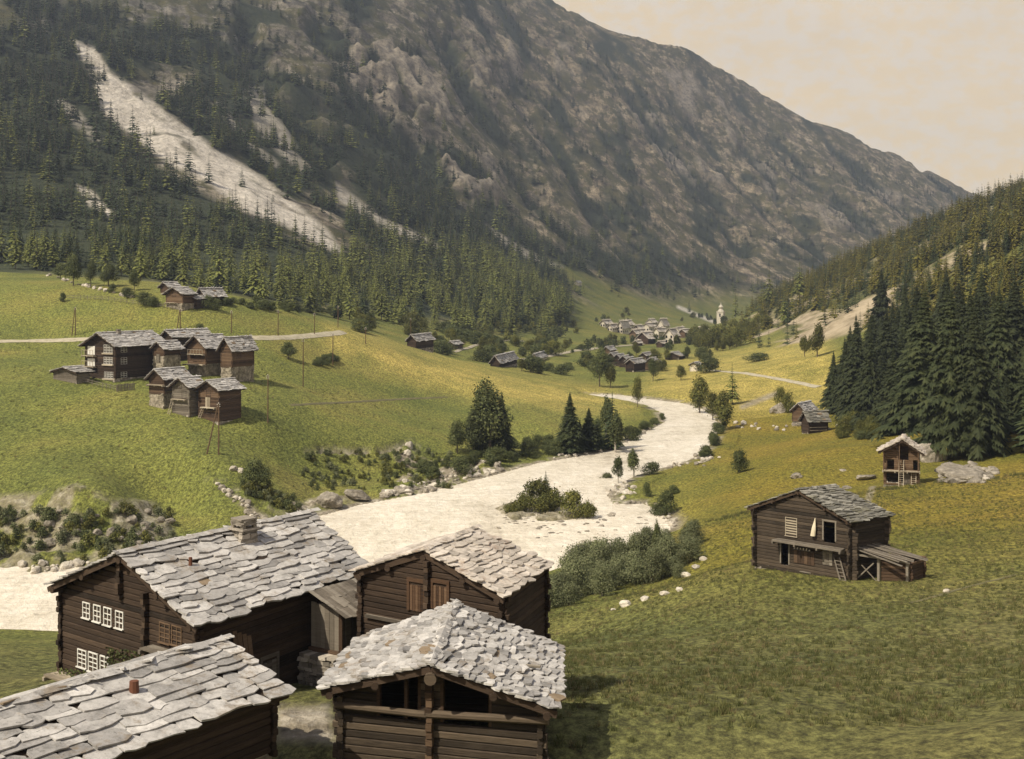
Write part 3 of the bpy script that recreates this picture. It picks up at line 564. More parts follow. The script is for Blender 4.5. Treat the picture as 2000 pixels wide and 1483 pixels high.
for a in (('spruce', 1066, 978, 58, 'small spruce on the river island', 1.8), ('wbush', 1047, 992, 46, 'bush under the small spruce on the river island', 1), ('wbush', 1084, 994, 40, 'right bush of the tall island cluster', 1), ('wbush', 1022, 1000, 34, 'left bush of the tall island cluster', 1.1), ('wbush', 1000, 1004, 22, 'lowest bush at the left tip of the river island', 1.2), ('wbush', 1062, 1002, 36, 'front bush of the tall island cluster', 1.2), ('wbush', 1118, 1010, 44, 'bush on the smaller downstream river island', .9), ('wbush', 1146, 1012, 32, 'lower right bush on the smaller river island', 1)):
    x_, y_ = rivpix(a[1], a[2]); plant(a[0], x_, y_, a[3]/F*y_, a[4], None, a[5], z=float(zriver(y_)))
BAN = 'bushes and trees on the far river bank'
for a in [
 ('tree', 955, 888, 138, 'tallest leafy tree in the clump on the far river bank', .85), ('dark', 980, 888, 124, 'pointed spruce at the right edge of the far-bank clump', 1.1), ('tree', 925, 892, 95, 'leafy tree in the middle of the clump on the far river bank', .8),
 ('tree', 893, 885, 75, 'low leafy tree at the left edge of the clump on the far river bank', .8), ('dark', 940, 885, 105, 'dark spruce half hidden inside the far-bank clump', 1.0),
 ('dark', 1113, 884, 118, 'lone pointed spruce standing highest between the two river bank clumps', 1.5), ('dark', 1150, 880, 84, 'spruce just right of the lone pointed spruce on the bank', 1.8), ('spruce', 1168, 880, 70, 'shorter spruce next to the tall tree leaning over the river', 1.3), ('dark', 1132, 880, 60, 'small dark spruce close to the foot of the lone pointed spruce', 1.3),
 ('spruce', 1196, 878, 112, 'tall spruce rising behind the birch at the river bend', 1.4), ('birch', 1203, 893, 90, 'birch with pale trunk hanging over the river at the bend', .9), ('birch', 1184, 860, 90, 'airy tree behind the birch at the river bend', .7),
 ('bush', 1232, 862, 34, 'small round bush on the bank tip at the river bend', .7),
 ('birch', 1237, 932, 56, 'upright leafy tree on the grassy spit at the river bend', 1.15), ('birch', 1207, 946, 50, 'leaning leafy tree at the tip of the grassy spit', 1.0), ('bush', 1184, 944, 20, 'low bush at the very tip of the grassy spit', .9), ('bush', 1272, 927, 24, 'low dark bush beside the trees on the grassy spit', 1.1),
 ('bush', 1445, 924, 44, 'lone round dark green bush in the middle of the right meadow', .55), ('bush', 1263, 970, 26, 'small round bush above the gravel cove', .6), ('bush', 1316, 965, 20, 'low flat bush alone right of the gravel cove', .9), ('bush', 1302, 1004, 42, 'large bush on the bank beside the gravel cove', .8), ('bush', 1285, 1008, 28, 'short bush at the water edge of the gravel cove', .9),
 ('wtree', 1245, 796, 56, 'dense upright tree where the river comes out from behind the meadow', .55), ('tree', 1172, 756, 74, 'broad dark tree below the valley hamlet', .75), ('wtree', 1192, 758, 50, 'lower half of the tree pair below the valley hamlet', .8), ('tree', 1275, 745, 44, 'tree right of the dark barn in the valley hamlet', .75), ('wtree', 1330, 743, 27, 'small round tree alone on the yellow meadow', 1.1),
 ('larch', 1430, 790, 82, 'slender tall conifer by the river with bare lower trunk', .95), ('wtree', 1413, 840, 72, 'leafy tree at the foot of the slender conifer on the right bank', .85), ('wtree', 1367, 812, 72, 'spreading tree on the right bank upstream', .9), ('wtree', 1392, 822, 52, 'low tree between the two riverside trees upstream', .9),
 ('bush', 1384, 728, 28, 'round dark bush by the valley track', 1.2), ('wtree', 1596, 697, 60, 'broad brownish tree at the top corner of the yellow field', .8), ('wtree', 1572, 697, 44, 'smaller brownish tree beside the broad one above the yellow field', .8), ('wbush', 1524, 792, 30, 'small bushy tree beside the big boulder', .7), ('wbush', 1540, 806, 34, 'bush leaning on the boulder left of the small stone barn', .6),
 
 ('tree', 500, 955, 68, 'crooked spreading tree above the bank gully', 1.25), ('tree', 563, 702, 40, 'bushy tree in the left meadow right of the chalets', 1.2), ('tree', 330, 645, 1, '', 0),
 ('tree', 143, 558, 72, 'tallest tree at the left end of the upper meadow edge', .7), ('tree', 178, 560, 50, 'thin tree right of the tallest one at the upper meadow edge', .7), ('tree', 212, 560, 52, 'broad tree in the middle of the upper meadow edge', 1.0), ('tree', 262, 568, 38, 'round dark tree left of the upper hamlet', .9), ('tree', 118, 545, 36, 'low tree at the far left forest corner', 1.1),
 ('bush', 123, 590, 17, 'small round bush alone beside the pole fence', .7), ('bush', 250, 582, 20, 'bush on the wall line above the pole fence', 1.0), ('bush', 220, 572, 16, 'low bush on the old wall in the upper meadow', 1.0), ('bush', 283, 597, 26, 'bush at the right end of the wall line', .9), ('bush', 300, 600, 20, 'low bush touching the upper hamlet', .9),
 ('bush', 405, 602, 24, 'bush in front of the shed in the upper hamlet', .8), ('bush', 422, 606, 22, 'bush below the shed in the upper hamlet', .8), ('bush', 388, 655, 22, 'thin bush behind the middle chalet', .7), ('bush', 1480, 706, 16, 'long low bush on the field edge', 2.0)]:
    if a[5]: plantpix(a[0], a[1], a[2], a[3], a[4], None, a[5])
rg = random.Random(5)
for i in range(66):            # willow thicket between the houses and the river
    f = i/25; px = 1068+rg.random()*290; lo = 1196-(px-1068)*.26
    pyb = lo-rg.random()*(66 if px > 1120 else 36)
    hp = rg.uniform(48, 76)*(.7 if px > 1310 else 1)
    plantpix('willow', px, pyb, hp, 'grey-green willow bush in the thicket below the log houses', 'willow thicket by the river', rg.uniform(.8, 1.15))
plantpix('birch', 1283, 1100, 86, 'thin pale sapling sticking out of the willow thicket', None, .5)
for i in range(44):            # bank bushes
    px = rg.uniform(820, 1175); py = np.interp(px, [820, 960, 1050, 1175], [940, 914, 893, 878])-rg.random()**1.3*34
    plantpix('bush', px, py, rg.uniform(13, 30), 'low scrubby bush on the steep far bank between stones and spruces', 'scrub along the far river bank', rg.uniform(.7, 1.2))
for i in range(16):
    px = rg.uniform(1235, 1300); plantpix('bush', px, np.interp(px, [1235, 1300], [856, 822])-rg.uniform(1, 10), rg.uniform(8, 14), 'small bush lining the bank at the river bend', 'bushes at the river bend', 1)
for i in range(14):
    t = rg.random(); plantpix('bush', 1408-35*t+rg.uniform(-4, 8), 838+60*t, rg.uniform(14, 26), 'bush on the right bank just below the tall riverside trees', 'bushes on the right river bank', .8)
for i in range(26):
    t = rg.random(); px = 425+240*t; plantpix('bush', px, 594+24*t+rg.uniform(-6, 4), rg.uniform(9, 20), 'pale bush along the top edge of the upper meadow', 'bushes at the meadow edge', 1)
for i in range(12): plantpix('bush', rg.uniform(612, 662), rg.uniform(700, 714), rg.uniform(8, 16), 'low thorny bush on the left meadow slope', 'thorny bushes on the slope', 1)
for i in range(9): plantpix('bush', rg.uniform(345, 345+1), 768, 1, '') if 0 else None
VB = []
for i in range(620):            # hedges and scattered trees across the valley floor
    px = rg.uniform(700, 1420); py = rg.uniform(612, 735)
    lim = np.interp(px, [690, 800, 900, 1000, 1190, 1420], [646, 676, 704, 728, 755, 700])
    if py > lim or fbm(np.array(px/38.), np.array(py/11.), 3, 3) < .5: continue
    if abs(px-1300) < 75 and 630 < py < 668: continue
    if any(abs(px-a) < 28 and -3 < py-b < 14 for a, b in ((828, 678), (990, 717), (1070, 705), (1245, 727), (895, 680))): continue
    VB.append((px, py))
VB.sort(key=lambda q: G(q[0], q[1], 400).y); SCR = []
for i_, (px, py) in enumerate(VB):
    g = G(px, py, 400)
    if i_ >= 120: SCR.append((g.x, g.y, g.z, rg.uniform(3, 7), rg.randrange(4))); continue
    plant(rg.choice(['bush', 'wbush', 'tree', 'wtree', 'bush']), g.x, g.y, rg.uniform(2.5, 6), 'scattered tree or bush on the valley floor before the village', 'trees and bushes scattered over the valley floor', 1.1, z=g.z)
for i in range(60):
    px = rg.uniform(1352, 1500); py = np.interp(px, [1330, 1400, 1500], [668, 690, 660])-rg.random()*26; g = G(px, py, 500)
    plant(rg.choice(['wtree', 'wlarch', 'wbush']), g.x, g.y, rg.uniform(5, 9), 'brownish tree at the foot of the rocky spur near the church', 'trees at the foot of the spur', .9, z=g.z)

# ---- conifers: the nearest are individuals, the far wood is one mass
CELL = np.zeros_like(UU); CELL[1:-1, 1:-1] = YY[1:-1, 1:-1]**2*(.5*(UU[1:-1, 2:]-UU[1:-1, :-2]))*(.5*(VV[2:, 1:-1]-VV[:-2, 1:-1]))
inside = (PX > -120) & (PX < 2120) & (PY > -70)
left = (PX < 1300) & (mtn > .02)
gap = sstep(.40, .52, fbm(XX/26, YY/34, 301, 3))
d1 = np.where(inside & (YY > 400), forest*(1-grass)*(1-spur)*(.25+.75*gap), 0)
vg = np.clip((YY-900)/1500, 0, 1)
dens = d1/(34+vg*80)+np.where(inside & (mtn > .3) & (forest < .4) & (scree < .2), .0010*sstep(.4, .6, fbm(XX/60, YY/60, 311, 3)), 0)
dens = dens+np.where(inside & (scree > .3), .00035, 0)
edge = pmask([(520, 588), (700, 606), (820, 622), (1000, 636), (1100, 634), (1110, 648), (1000, 655), (800, 640), (600, 616)], 420, 1000, 5)
dens = np.where(okr & (rv-VV < .10) & (YY > 2000), 0, dens)+edge/90
lam = dens*CELL; cnt = RNG.poisson(lam)
jI, iI = np.nonzero(cnt); rep = cnt[jI, iI]; jI = np.repeat(jI, rep); iI = np.repeat(iI, rep)
far_pts = []
for j, i in zip(jI, iI):
    u = U[i]+RNG.uniform(-.5, .5)*(U[min(i+1, Hu-1)]-U[i-1])*.5; v = V[j]+RNG.uniform(-.5, .5)*(V[min(j+1, Hv-1)]-V[j-1])*.5
    Y = math.exp(v); far_pts.append((u*Y, Y, ZZ[j, i], PX[j, i], PY[j, i]))
far_pts = np.array(far_pts)
nf = len(far_pts)
hh = RNG.uniform(8.5, 15, nf)*(1+.45*sstep(620, 900, far_pts[:, 1]))*(1-.2*sstep(1500, 2200, far_pts[:, 1]))*RNG.choice([.6, .85, 1, 1.1, 1.25], nf)
# larch and spruce mix: the lower wood is lighter larch, the upper part dark spruce
lowwood = sstep(430, 560, far_pts[:, 4])*(far_pts[:, 1] < 1100)
islar = RNG.random(nf) < np.where(lowwood > .3, .2+.55*lowwood, .12)
# spur on the right
sp = np.where(inside & (YY > 430) & (YY < 1050), spur*(.22+.78*sstep(.42, .52, fbm(XX/20, YY/26, 321, 3)))*(1-.9*rockspur), 0)/22
sp = np.maximum(sp, pmask([(1690, 590), (1760, 560), (1850, 520), (1935, 470), (2080, 420), (2080, 700), (1900, 660), (1700, 650)], 330, 900, 20)*(1-rockspur)/24)
skyl = np.where(inside & (spur > .2), sstep(.22, 0, np.abs(VV-np.interp(UU, [(1430-HX)/F, (1600-HX)/F, (1700-HX)/F, (1920-HX)/F], np.log([930, 860, 800, 720])))), 0)/60
cnt = RNG.poisson((sp+skyl)*CELL); jI, iI = np.nonzero(cnt)
sp_pts = np.array([(XX[j, i]+RNG.uniform(-1, 1), YY[j, i]+RNG.uniform(-2, 2), ZZ[j, i], PX[j, i], PY[j, i]) for j, i in zip(jI, iI)]); ns = len(sp_pts)
hs = RNG.uniform(7, 13, ns); sl_ = RNG.random(ns) < .5
app_f = hh/far_pts[:, 1]*F; app_s = hs/sp_pts[:, 1]*F
# nearest visible: left wood edge and the spur
vis_f = (far_pts[:, 4] > 560) | ((far_pts[:, 1] < 560) & (far_pts[:, 4] > 470))
vis_f &= (far_pts[:, 3] > 0) & (far_pts[:, 3] < 2000)
pick_f = np.argsort(-np.where(vis_f, app_f, 0))[:150]; pick_f = pick_f[vis_f[pick_f]]
okS = (sp_pts[:, 3] < 2000) & (sp_pts[:, 3] > 0)
pick_s = np.argsort(-np.where(okS, app_s, 0))[:130]
for q in pick_f:
    x, y, z = far_pts[q, :3]; kd = 'larch' if islar[q] else 'spruce'
    plant(kd, x, y, hh[q], ('pale green larch' if islar[q] else 'dark spruce')+' at the lower edge of the left mountain forest', 'trees at the lower edge of the left forest', z=z)
for q in pick_s:
    x, y, z = sp_pts[q, :3]; kd = 'wlarch' if sl_[q] else 'spruce'
    plant(kd, x, y, hs[q], ('golden green larch' if sl_[q] else 'green spruce')+' on the near face of the rocky right-hand spur', 'trees on the right-hand spur', z=z)
# big dark spruces on the right
rg = random.Random(21); NB = []
def rightwood(n, poly, hm, lo, kd, lab, grp):
    c = 0; tries = 0; xs = [p[0] for p in poly]; ys = [p[1] for p in poly]
    while c < n and tries < 4000:
        tries += 1; px = rg.uniform(min(xs), max(xs)); py = rg.uniform(min(ys), max(ys))
        if not inpoly(np.array([px]), np.array([py]), poly)[0]: continue
        g = G(px, py, 120)
        if any((g.x-a)**2+(g.y-b)**2 < lo*lo for a, b in NB): continue
        NB.append((g.x, g.y)); plant(rg.choice(kd), g.x, g.y, rg.uniform(*hm)*rg.choice([.55, .75, .9, 1, 1.1, 1.15]), lab, grp, rg.uniform(.75, 1.35), z=g.z); c += 1
rightwood(86, [(1640, 790), (1700, 800), (1740, 845), (1790, 862), (1850, 880), (2060, 890), (2060, 740), (1850, 700), (1760, 690), (1670, 740)], (15, 24), 3.6, ['dark', 'dark', 'dark', 'spruce'], 'dark spruce in the dense wood behind the small barn on the right', 'dense dark wood on the right')
rightwood(26, [(1700, 690), (1850, 690), (2060, 720), (2060, 600), (1850, 600), (1720, 640)], (13, 20), 5.5, ['dark', 'dark', 'wlarch'], 'tree above the dense dark wood on the right', 'upper part of the right wood')
for px, py, hp, lb in ((1628, 806, 120, 'spruce at the left tip of the dark wood, with sunlit top'), (1650, 808, 150, 'second spruce from the left tip of the dark wood'), (1672, 815, 200, 'tall spruce in the front row of the dark wood'), (1858, 893, 330, 'tallest spruce with bare pale trunk in front of the wood'), (1903, 893, 300, 'tall spruce with bare trunk behind the rubble wall'), (1700, 835, 200, 'bushy spruce at the wood edge above the rubble')):
    plantpix('dark', px, py, hp, lb, None, .95)
for i in range(30): plantpix('wbush' if i % 3 else 'bush', rg.uniform(1640, 1720), rg.uniform(830, 860)+0, rg.uniform(12, 26), 'low bush at the foot of the dark wood', 'bushes at the foot of the dark wood', 1)
# far wood as one mass: instances of the same trees on points
def mass(name, label, P, hts, kinds, pick):
    me = bpy.data.meshes.new(name); me.from_pydata([tuple(p) for p in P], [], []);
    for nm, tp, arr in (('sz', 'FLOAT', hts), ('rot', 'FLOAT', RNG.uniform(0, 6.28, len(P))), ('pick', 'INT', pick)):
        a = me.attributes.new(nm, tp, 'POINT'); a.data.foreach_set('value', arr.astype(np.int32 if tp == 'INT' else np.float32))
    o = link(name, me); tag(o, label, kind='stuff')
    src = bpy.data.collections.new(name+'_sources')
    for i, mm in enumerate(kinds):
        q = bpy.data.objects.new('tree_source_%02d' % i, mm); src.objects.link(q)
    ng = bpy.data.node_groups.new(name, 'GeometryNodeTree'); ng.interface.new_socket('Geometry', in_out='INPUT', socket_type='NodeSocketGeometry'); ng.interface.new_socket('Geometry', in_out='OUTPUT', socket_type='NodeSocketGeometry')
    N = ng.nodes; gi = N.new('NodeGroupInput'); go = N.new('NodeGroupOutput'); mp = N.new('GeometryNodeMeshToPoints'); ip = N.new('GeometryNodeInstanceOnPoints'); ci = N.new('GeometryNodeCollectionInfo'); ci.inputs['Collection'].default_value = src; ci.inputs['Separate Children'].default_value = True; ci.inputs['Reset Children'].default_value = True
    def at(nm, tp='FLOAT'):
        q = N.new('GeometryNodeInputNamedAttribute'); q.data_type = tp; q.inputs[0].default_value = nm; return q.outputs['Attribute']
    cx = N.new('ShaderNodeCombineXYZ'); ng.links.new(at('rot'), cx.inputs[2])
    ng.links.new(gi.outputs[0], mp.inputs[0]); ng.links.new(mp.outputs[0], ip.inputs['Points']); ng.links.new(ci.outputs[0], ip.inputs['Instance']); ip.inputs['Pick Instance'].default_value = True
    ng.links.new(at('pick', 'INT'), ip.inputs['Instance Index']); ng.links.new(cx.outputs[0], ip.inputs['Rotation']); ng.links.new(at('sz'), ip.inputs['Scale']); ng.links.new(ip.outputs[0], go.inputs[0])
    md = o.modifiers.new('instances', 'NODES'); md.node_group = ng
    return o
def joined(seed, mat, h=1, **kw):
    rg = random.Random(seed); m = conifer_crown(rg, 1, kw.get('r', .20)*rg.uniform(.85, 1.15), kw.get('layers', 13), kw.get('nb', 7), 2, .08, kw.get('slim', .85)); n0 = len(m.f); m.bar((0, 0, -.1), (0, 0, .9), .014, 5, .004, m=1, cap=False)
    return m.mesh('mass_tree', [mat, M_BARK])
FK = [joined(i, M_SPR) for i in range(4)]+[joined(10+i, M_LAR, r=.24, slim=.7) for i in range(3)]+[joined(20+i, M_LARW, r=.26, slim=.7) for i in range(3)]
def leafmass(seed, mat, w, low):
    rg = random.Random(seed); m, L = blob_crown(rg, 1, w, 500, .07, 8, low); m.bar((0, 0, -.2), (0, 0, .5), .03, 5, .01, m=1, cap=False); return m.mesh('mass_bush', [mat, M_BARK])
LK = [leafmass(1, M_LEAF, 1.3, .03), leafmass(2, M_LEAFW, 1.3, .03), leafmass(3, M_LEAF, .8, .15), leafmass(4, M_LEAFW, .8, .15)]
SCR = np.array(SCR); mass('valley_scrub', 'far hedges, bushes and small trees across the valley floor', SCR[:, :3], SCR[:, 3], LK, SCR[:, 4].astype(int))
rest = np.setdiff1d(np.arange(nf), pick_f); pk = np.where(islar[rest], 4+RNG.integers(0, 3, len(rest)), RNG.integers(0, 4, len(rest)))
mass('mountain_forest', 'spruce and larch forest covering the left mountainside', far_pts[rest, :3]-[0, 0, .3], hh[rest], FK, pk)
rs = np.setdiff1d(np.arange(ns), pick_s); pk = np.where(sl_[rs], 7+RNG.integers(0, 3, len(rs)), RNG.integers(0, 4, len(rs)))
mass('spur_forest', 'open golden green larch forest over the right-hand spur', sp_pts[rs, :3]-[0, 0, .3], hs[rs], FK, pk)
print('trees', nf, ns, len(VB), len(COL.objects))
# ------------------------------------------------------------------ building materials
def slab_mat(name, lo, mid, hi, rust=(.21, .16, .11), moss=None):
    k = NT(name, .8); p = k.pos(); t = k.attr('tone')
    c = k.ramp(t, [(.0, rust), (.05, rust), (.09, lo), (.5, mid), (1., hi)])
    c = k.mix(.7, c, k.ramp(k.noise(2.2, p, 8, .8), [(.36, .45), (.5, 1.), (.62, 1.3)]), 'MULTIPLY')
    c = k.mix(k.ramp(k.noise(.9, p, 7, .8), [(.54, 0.), (.64, .6)]), c, moss or (.17, .125, .075))
    c = k.mix(k.ramp(k.noise(6.5, p, 4, .7), [(.62, 0.), (.68, .6)]), c, (.05, .05, .045))
    k.bump(k.noise(9, p, 6, .75), .5, .06); return k.done(c)
M_SLAB = slab_mat('stone_slabs', (.16, .155, .155), (.32, .31, .305), (.50, .485, .475))
M_SLABD = slab_mat('weathered_stone_slabs', (.06, .06, .055), (.13, .125, .11), (.30, .29, .26), moss=(.12, .11, .05))
M_SLABV = slab_mat('cream_village_slabs', (.38, .34, .29), (.52, .47, .41), (.64, .59, .52))  # village roofs are of a lighter, cream-coloured slab
M_SLABW = slab_mat('warm_stone_slabs', (.25, .225, .20), (.40, .36, .32), (.55, .50, .45), moss=(.22, .13, .08))
def wood_mat(name, c0, c1, c2, streak=(1, 1, 1)):
    k = NT(name, .85); t = k.attr('tone'); p = k.pos((1, 1, 14)); q = k.noise(1.6, p, 6, .7)
    c = k.ramp(k.math('MULTIPLY_ADD', q, .6, k.math('MULTIPLY', t, .45)), [(.25, c0), (.5, c1), (.8, c2)])
    c = k.mix(k.ramp(k.noise(.5, k.pos((1, 1, .4)), 4, .7), [(.5, 0.), (.75, .55)]), c, tuple(x*1.5+.01 for x in c1))
    k.bump(k.noise(5, p, 5, .7), .6, .04); return k.done(c)
M_LOG = wood_mat('tarred_log', (.010, .007, .005), (.034, .022, .015), (.085, .058, .040))
M_LOGB = wood_mat('brown_log', (.020, .013, .009), (.062, .038, .024), (.15, .10, .065))
M_OLD = wood_mat('old_log', (.011, .009, .007), (.040, .030, .022), (.12, .092, .066))
M_DPLK = wood_mat('dark_red_plank', (.02, .012, .008), (.075, .042, .024), (.15, .095, .06))
M_LOGR = wood_mat('reddish_log', (.028, .018, .011), (.092, .057, .034), (.20, .14, .09))
M_GREY = wood_mat('grey_plank', (.05, .042, .034), (.13, .112, .092), (.26, .235, .20))
M_PALE = wood_mat('pale_plank', (.14, .115, .085), (.30, .26, .20), (.48, .43, .35))
k = NT('rubble_stone', .9); p = k.pos(); t = k.attr('tone'); c = k.ramp(t, [(0., (.11, .10, .085)), (.5, (.24, .215, .185)), (1., (.44, .40, .35))])
c = k.mix(.7, c, k.ramp(k.noise(2.5, p, 7, .75), [(.3, .5), (.5, 1.), (.7, 1.3)]), 'MULTIPLY'); k.bump(k.noise(4, p, 7, .7), .7, .12); M_STONE = k.done(c)
k = NT('lime_plaster', .9); p = k.pos(); M_PLAST = k.done(k.mix(k.ramp(k.noise(.8, p, 6, .7), [(.5, 0.), (.75, .8)]), (.62, .57, .49), (.38, .33, .27)))
k = NT('mortared_stone', .9); p = k.pos(); k.bump(k.noise(3, p, 7, .7), .6, .1); M_MORT = k.done(k.ramp(k.noise(1.2, p, 7, .8), [(.4, (.12, .105, .08)), (.5, (.23, .205, .165)), (.6, (.38, .34, .28))]))
k = NT('white_paint', .6); M_WHITE = k.done(k.ramp(k.noise(3, k.pos(), 4, .7), [(.3, (.46, .46, .44)), (.6, (.66, .66, .64))]))
k = NT('dark_glass', .12); k.b.inputs['Specular IOR Level'].default_value = .5; M_GLASS = k.done((.012, .013, .015))
k = NT('rusty_metal', .7); M_RUST = k.done((.12, .05, .03))
k = NT('canvas', .9); M_CANV = k.done(k.ramp(k.noise(2, k.pos(), 4, .6), [(.3, (.52, .46, .34)), (.7, (.66, .60, .48))]))
k = NT('earth_and_stones', .95); M_EARTH = k.done((.2, .15, .09))

def slabs(m, E0, E1, R0, R1, rnd, w=(.45, .95), ex=.30, th=.05, big=.06):
    """overlapping irregular stone slabs on one slope; E eave, R ridge, 0 front 1 back"""
    E0, E1, R0, R1 = map(Vector, (E0, E1, R0, R1)); S = ((R0-E0).length+(R1-E1).length)/2; L = ((E1-E0).length+(R1-R0).length)/2
    n = (E1-E0).cross(R0-E0).normalized();  n = n if n.z > 0 else -n
    def B(s, t): s_, t_ = s/L, t/S; return (E0*(1-s_)+E1*s_)*(1-t_)+(R0*(1-s_)+R1*s_)*t_
    t = -.14; row = 0
    while t < S+.02:
        s = -rnd.uniform(.1, .5)*w[1]
        wav = rnd.uniform(0, 6); e = ex*rnd.uniform(.85, 1.15)
        while s < L+.02:
            ww = rnd.uniform(*w)*(1.7 if rnd.random() < big else 1); hh = ex*rnd.uniform(1.35, 2.1); s1 = min(s+ww, L+.2+rnd.uniform(-.06, .1)); s0 = max(s, -.2+rnd.uniform(-.1, .06))
            if s1-s0 > .12:
                tt = t+.10*ex*math.sin(s*1.3+wav)+rnd.uniform(-.22, .22)*ex; g = rnd.uniform(-.03, .05); j = lambda a: rnd.uniform(-a, a)
                mid = (s0+s1)/2; q = s1-s0
                out = [(s0+g, tt+j(.06)+.06), (s0+q*.3+j(.08)*q, tt+j(.07)-.02), (s0+q*.7+j(.08)*q, tt+j(.07)-.02), (s1-g, tt+j(.08)+.05), (s1-g+j(.05), tt+hh*.6), (s1-q*.25, min(tt+hh, S+.08)), (s0+q*.25, min(tt+hh, S+.08)), (s0+g+j(.05), tt+hh*.6)]
                if rnd.random() < .35: out.pop(1)
                lift = rnd.uniform(.5, 1.9)*th+rnd.uniform(0, .02); k = rnd.uniform(-.03, .03); T = th*rnd.uniform(.6, 1.5)
                tn = rnd.random(); tn = .02 if tn < .012 else .1+.9*rnd.betavariate(2.2, 2)
                top = []; bot = []
                for (a, b) in out:
                    f = max(0, min(1, (b-tt)/hh)); z = lift*(1-f)*1.05+.01+k*(a-mid)
                    P_ = B(min(max(a, -.3), L+.3), b); top.append(P_+n*(z+T)); bot.append(P_+n*z)
                N = len(top); m.shape(top+bot, [tuple(range(N))]+[(i, N+i, N+(i+1) % N, (i+1) % N) for i in range(N)], tn)
            s += ww
        t += e; row += 1
def flat_board(m, a, b, c, d, th, tone=.3, mi=0):
    a, b, c, d = map(Vector, (a, b, c, d)); n = (b-a).cross(d-a).normalized(); n = n if n.z > 0 else -n
    m.hexa([a-n*th, b-n*th, c-n*th, d-n*th, a, b, c, d], tone, mi)
def log_courses(m, A, Bp, z0, ztop, rnd, h=.22, th=.16, openings=(), ext=.25, sag=0, tonebase=.5, both=True):
    """stack of squared logs from A to Bp (plan points); ztop(s) gives the wall head; openings (s0, s1, z0, z1)"""
    A = Vector((A[0], A[1], 0)); Bp = Vector((Bp[0], Bp[1], 0)); d = Bp-A; L = d.length; d.normalize(); nn = Vector((d.y, -d.x, 0))
    ss = np.linspace(0, L, 41); zt = np.array([ztop(s) for s in ss]); z = z0; i = 0
    while z < zt.max():
        ok = ss[zt >= z+h*.55]
        if len(ok) < 2: break
        s0, s1 = ok[0], ok[-1]
        if s0 <= 0: s0 = -ext*rnd.uniform(.55, 1.15)
        if s1 >= L: s1 = L+ext*rnd.uniform(.55, 1.15)
        ivs = [(s0, s1)]
        for (a, b, c, e) in openings:
            if z+h*.7 > c and z+h*.3 < e: ivs = [q for (u, v) in ivs for q in ((u, min(v, a)), (max(u, b), v)) if q[1]-q[0] > .03]
        tn = min(1, max(0, rnd.gauss(tonebase, .2)))
        for (u, v) in ivs:
            j = rnd.uniform(-.015, .015); hh = h*rnd.uniform(.93, .99); t2 = th/2
            pr = [(-t2, .12), (-t2*.4, 0), (t2*.4, 0), (t2, .14), (t2, .86), (t2*.5, 1), (-t2*.5, 1), (-t2, .88)]
            P_ = [A+d*s+nn*(x+j)+Vector((0, 0, z+y*hh)) for s in (u, v) for x, y in pr]
            m.shape(P_, [(7, 6, 5, 4, 3, 2, 1, 0), tuple(range(8, 16))]+[(q, (q+1) % 8, 8+(q+1) % 8, 8+q) for q in range(8)], tn)
        z += h; i += 1
def stones(m, P0, P1, z0, z1, rnd, sz=.35, depth=.45, out=None, ragged=0):
    """dry stone wall face between plan points"""
    A = Vector((P0[0], P0[1], 0)); Bp = Vector((P1[0], P1[1], 0)); d = Bp-A; L = d.length; d.normalize(); nn = Vector((d.y, -d.x, 0)); z = z0
    while z < z1:
        h = sz*rnd.uniform(.35, .75); s = -rnd.random()*sz*.5
        while s < L:
            w = sz*rnd.uniform(.5, 1.5)
            if ragged and z+h > z1-ragged*rnd.random(): s += w; continue
            o = rnd.uniform(-.04, .06); j = lambda: rnd.uniform(-.03, .03)
            P_ = [A+d*(a+j())+nn*b+Vector((0, 0, c+j())) for c in (z+.01, z+h-.01) for a, b in ((s+.01, o+j()), (min(s+w, L)-.01, o+j()), (min(s+w, L)-.01, -depth), (s+.01, -depth))]
            m.hexa(P_, min(1, max(0, rnd.gauss(.5, .25)))); s += w
        z += h
def ray_plane(px, py, P0, nrm):
    d = Vector(((px-HX)/F, 1, -(py-HY)/F)); o = Vector((0, 0, CZ)); return o+d*((Vector(P0)-o).dot(nrm)/d.dot(nrm))

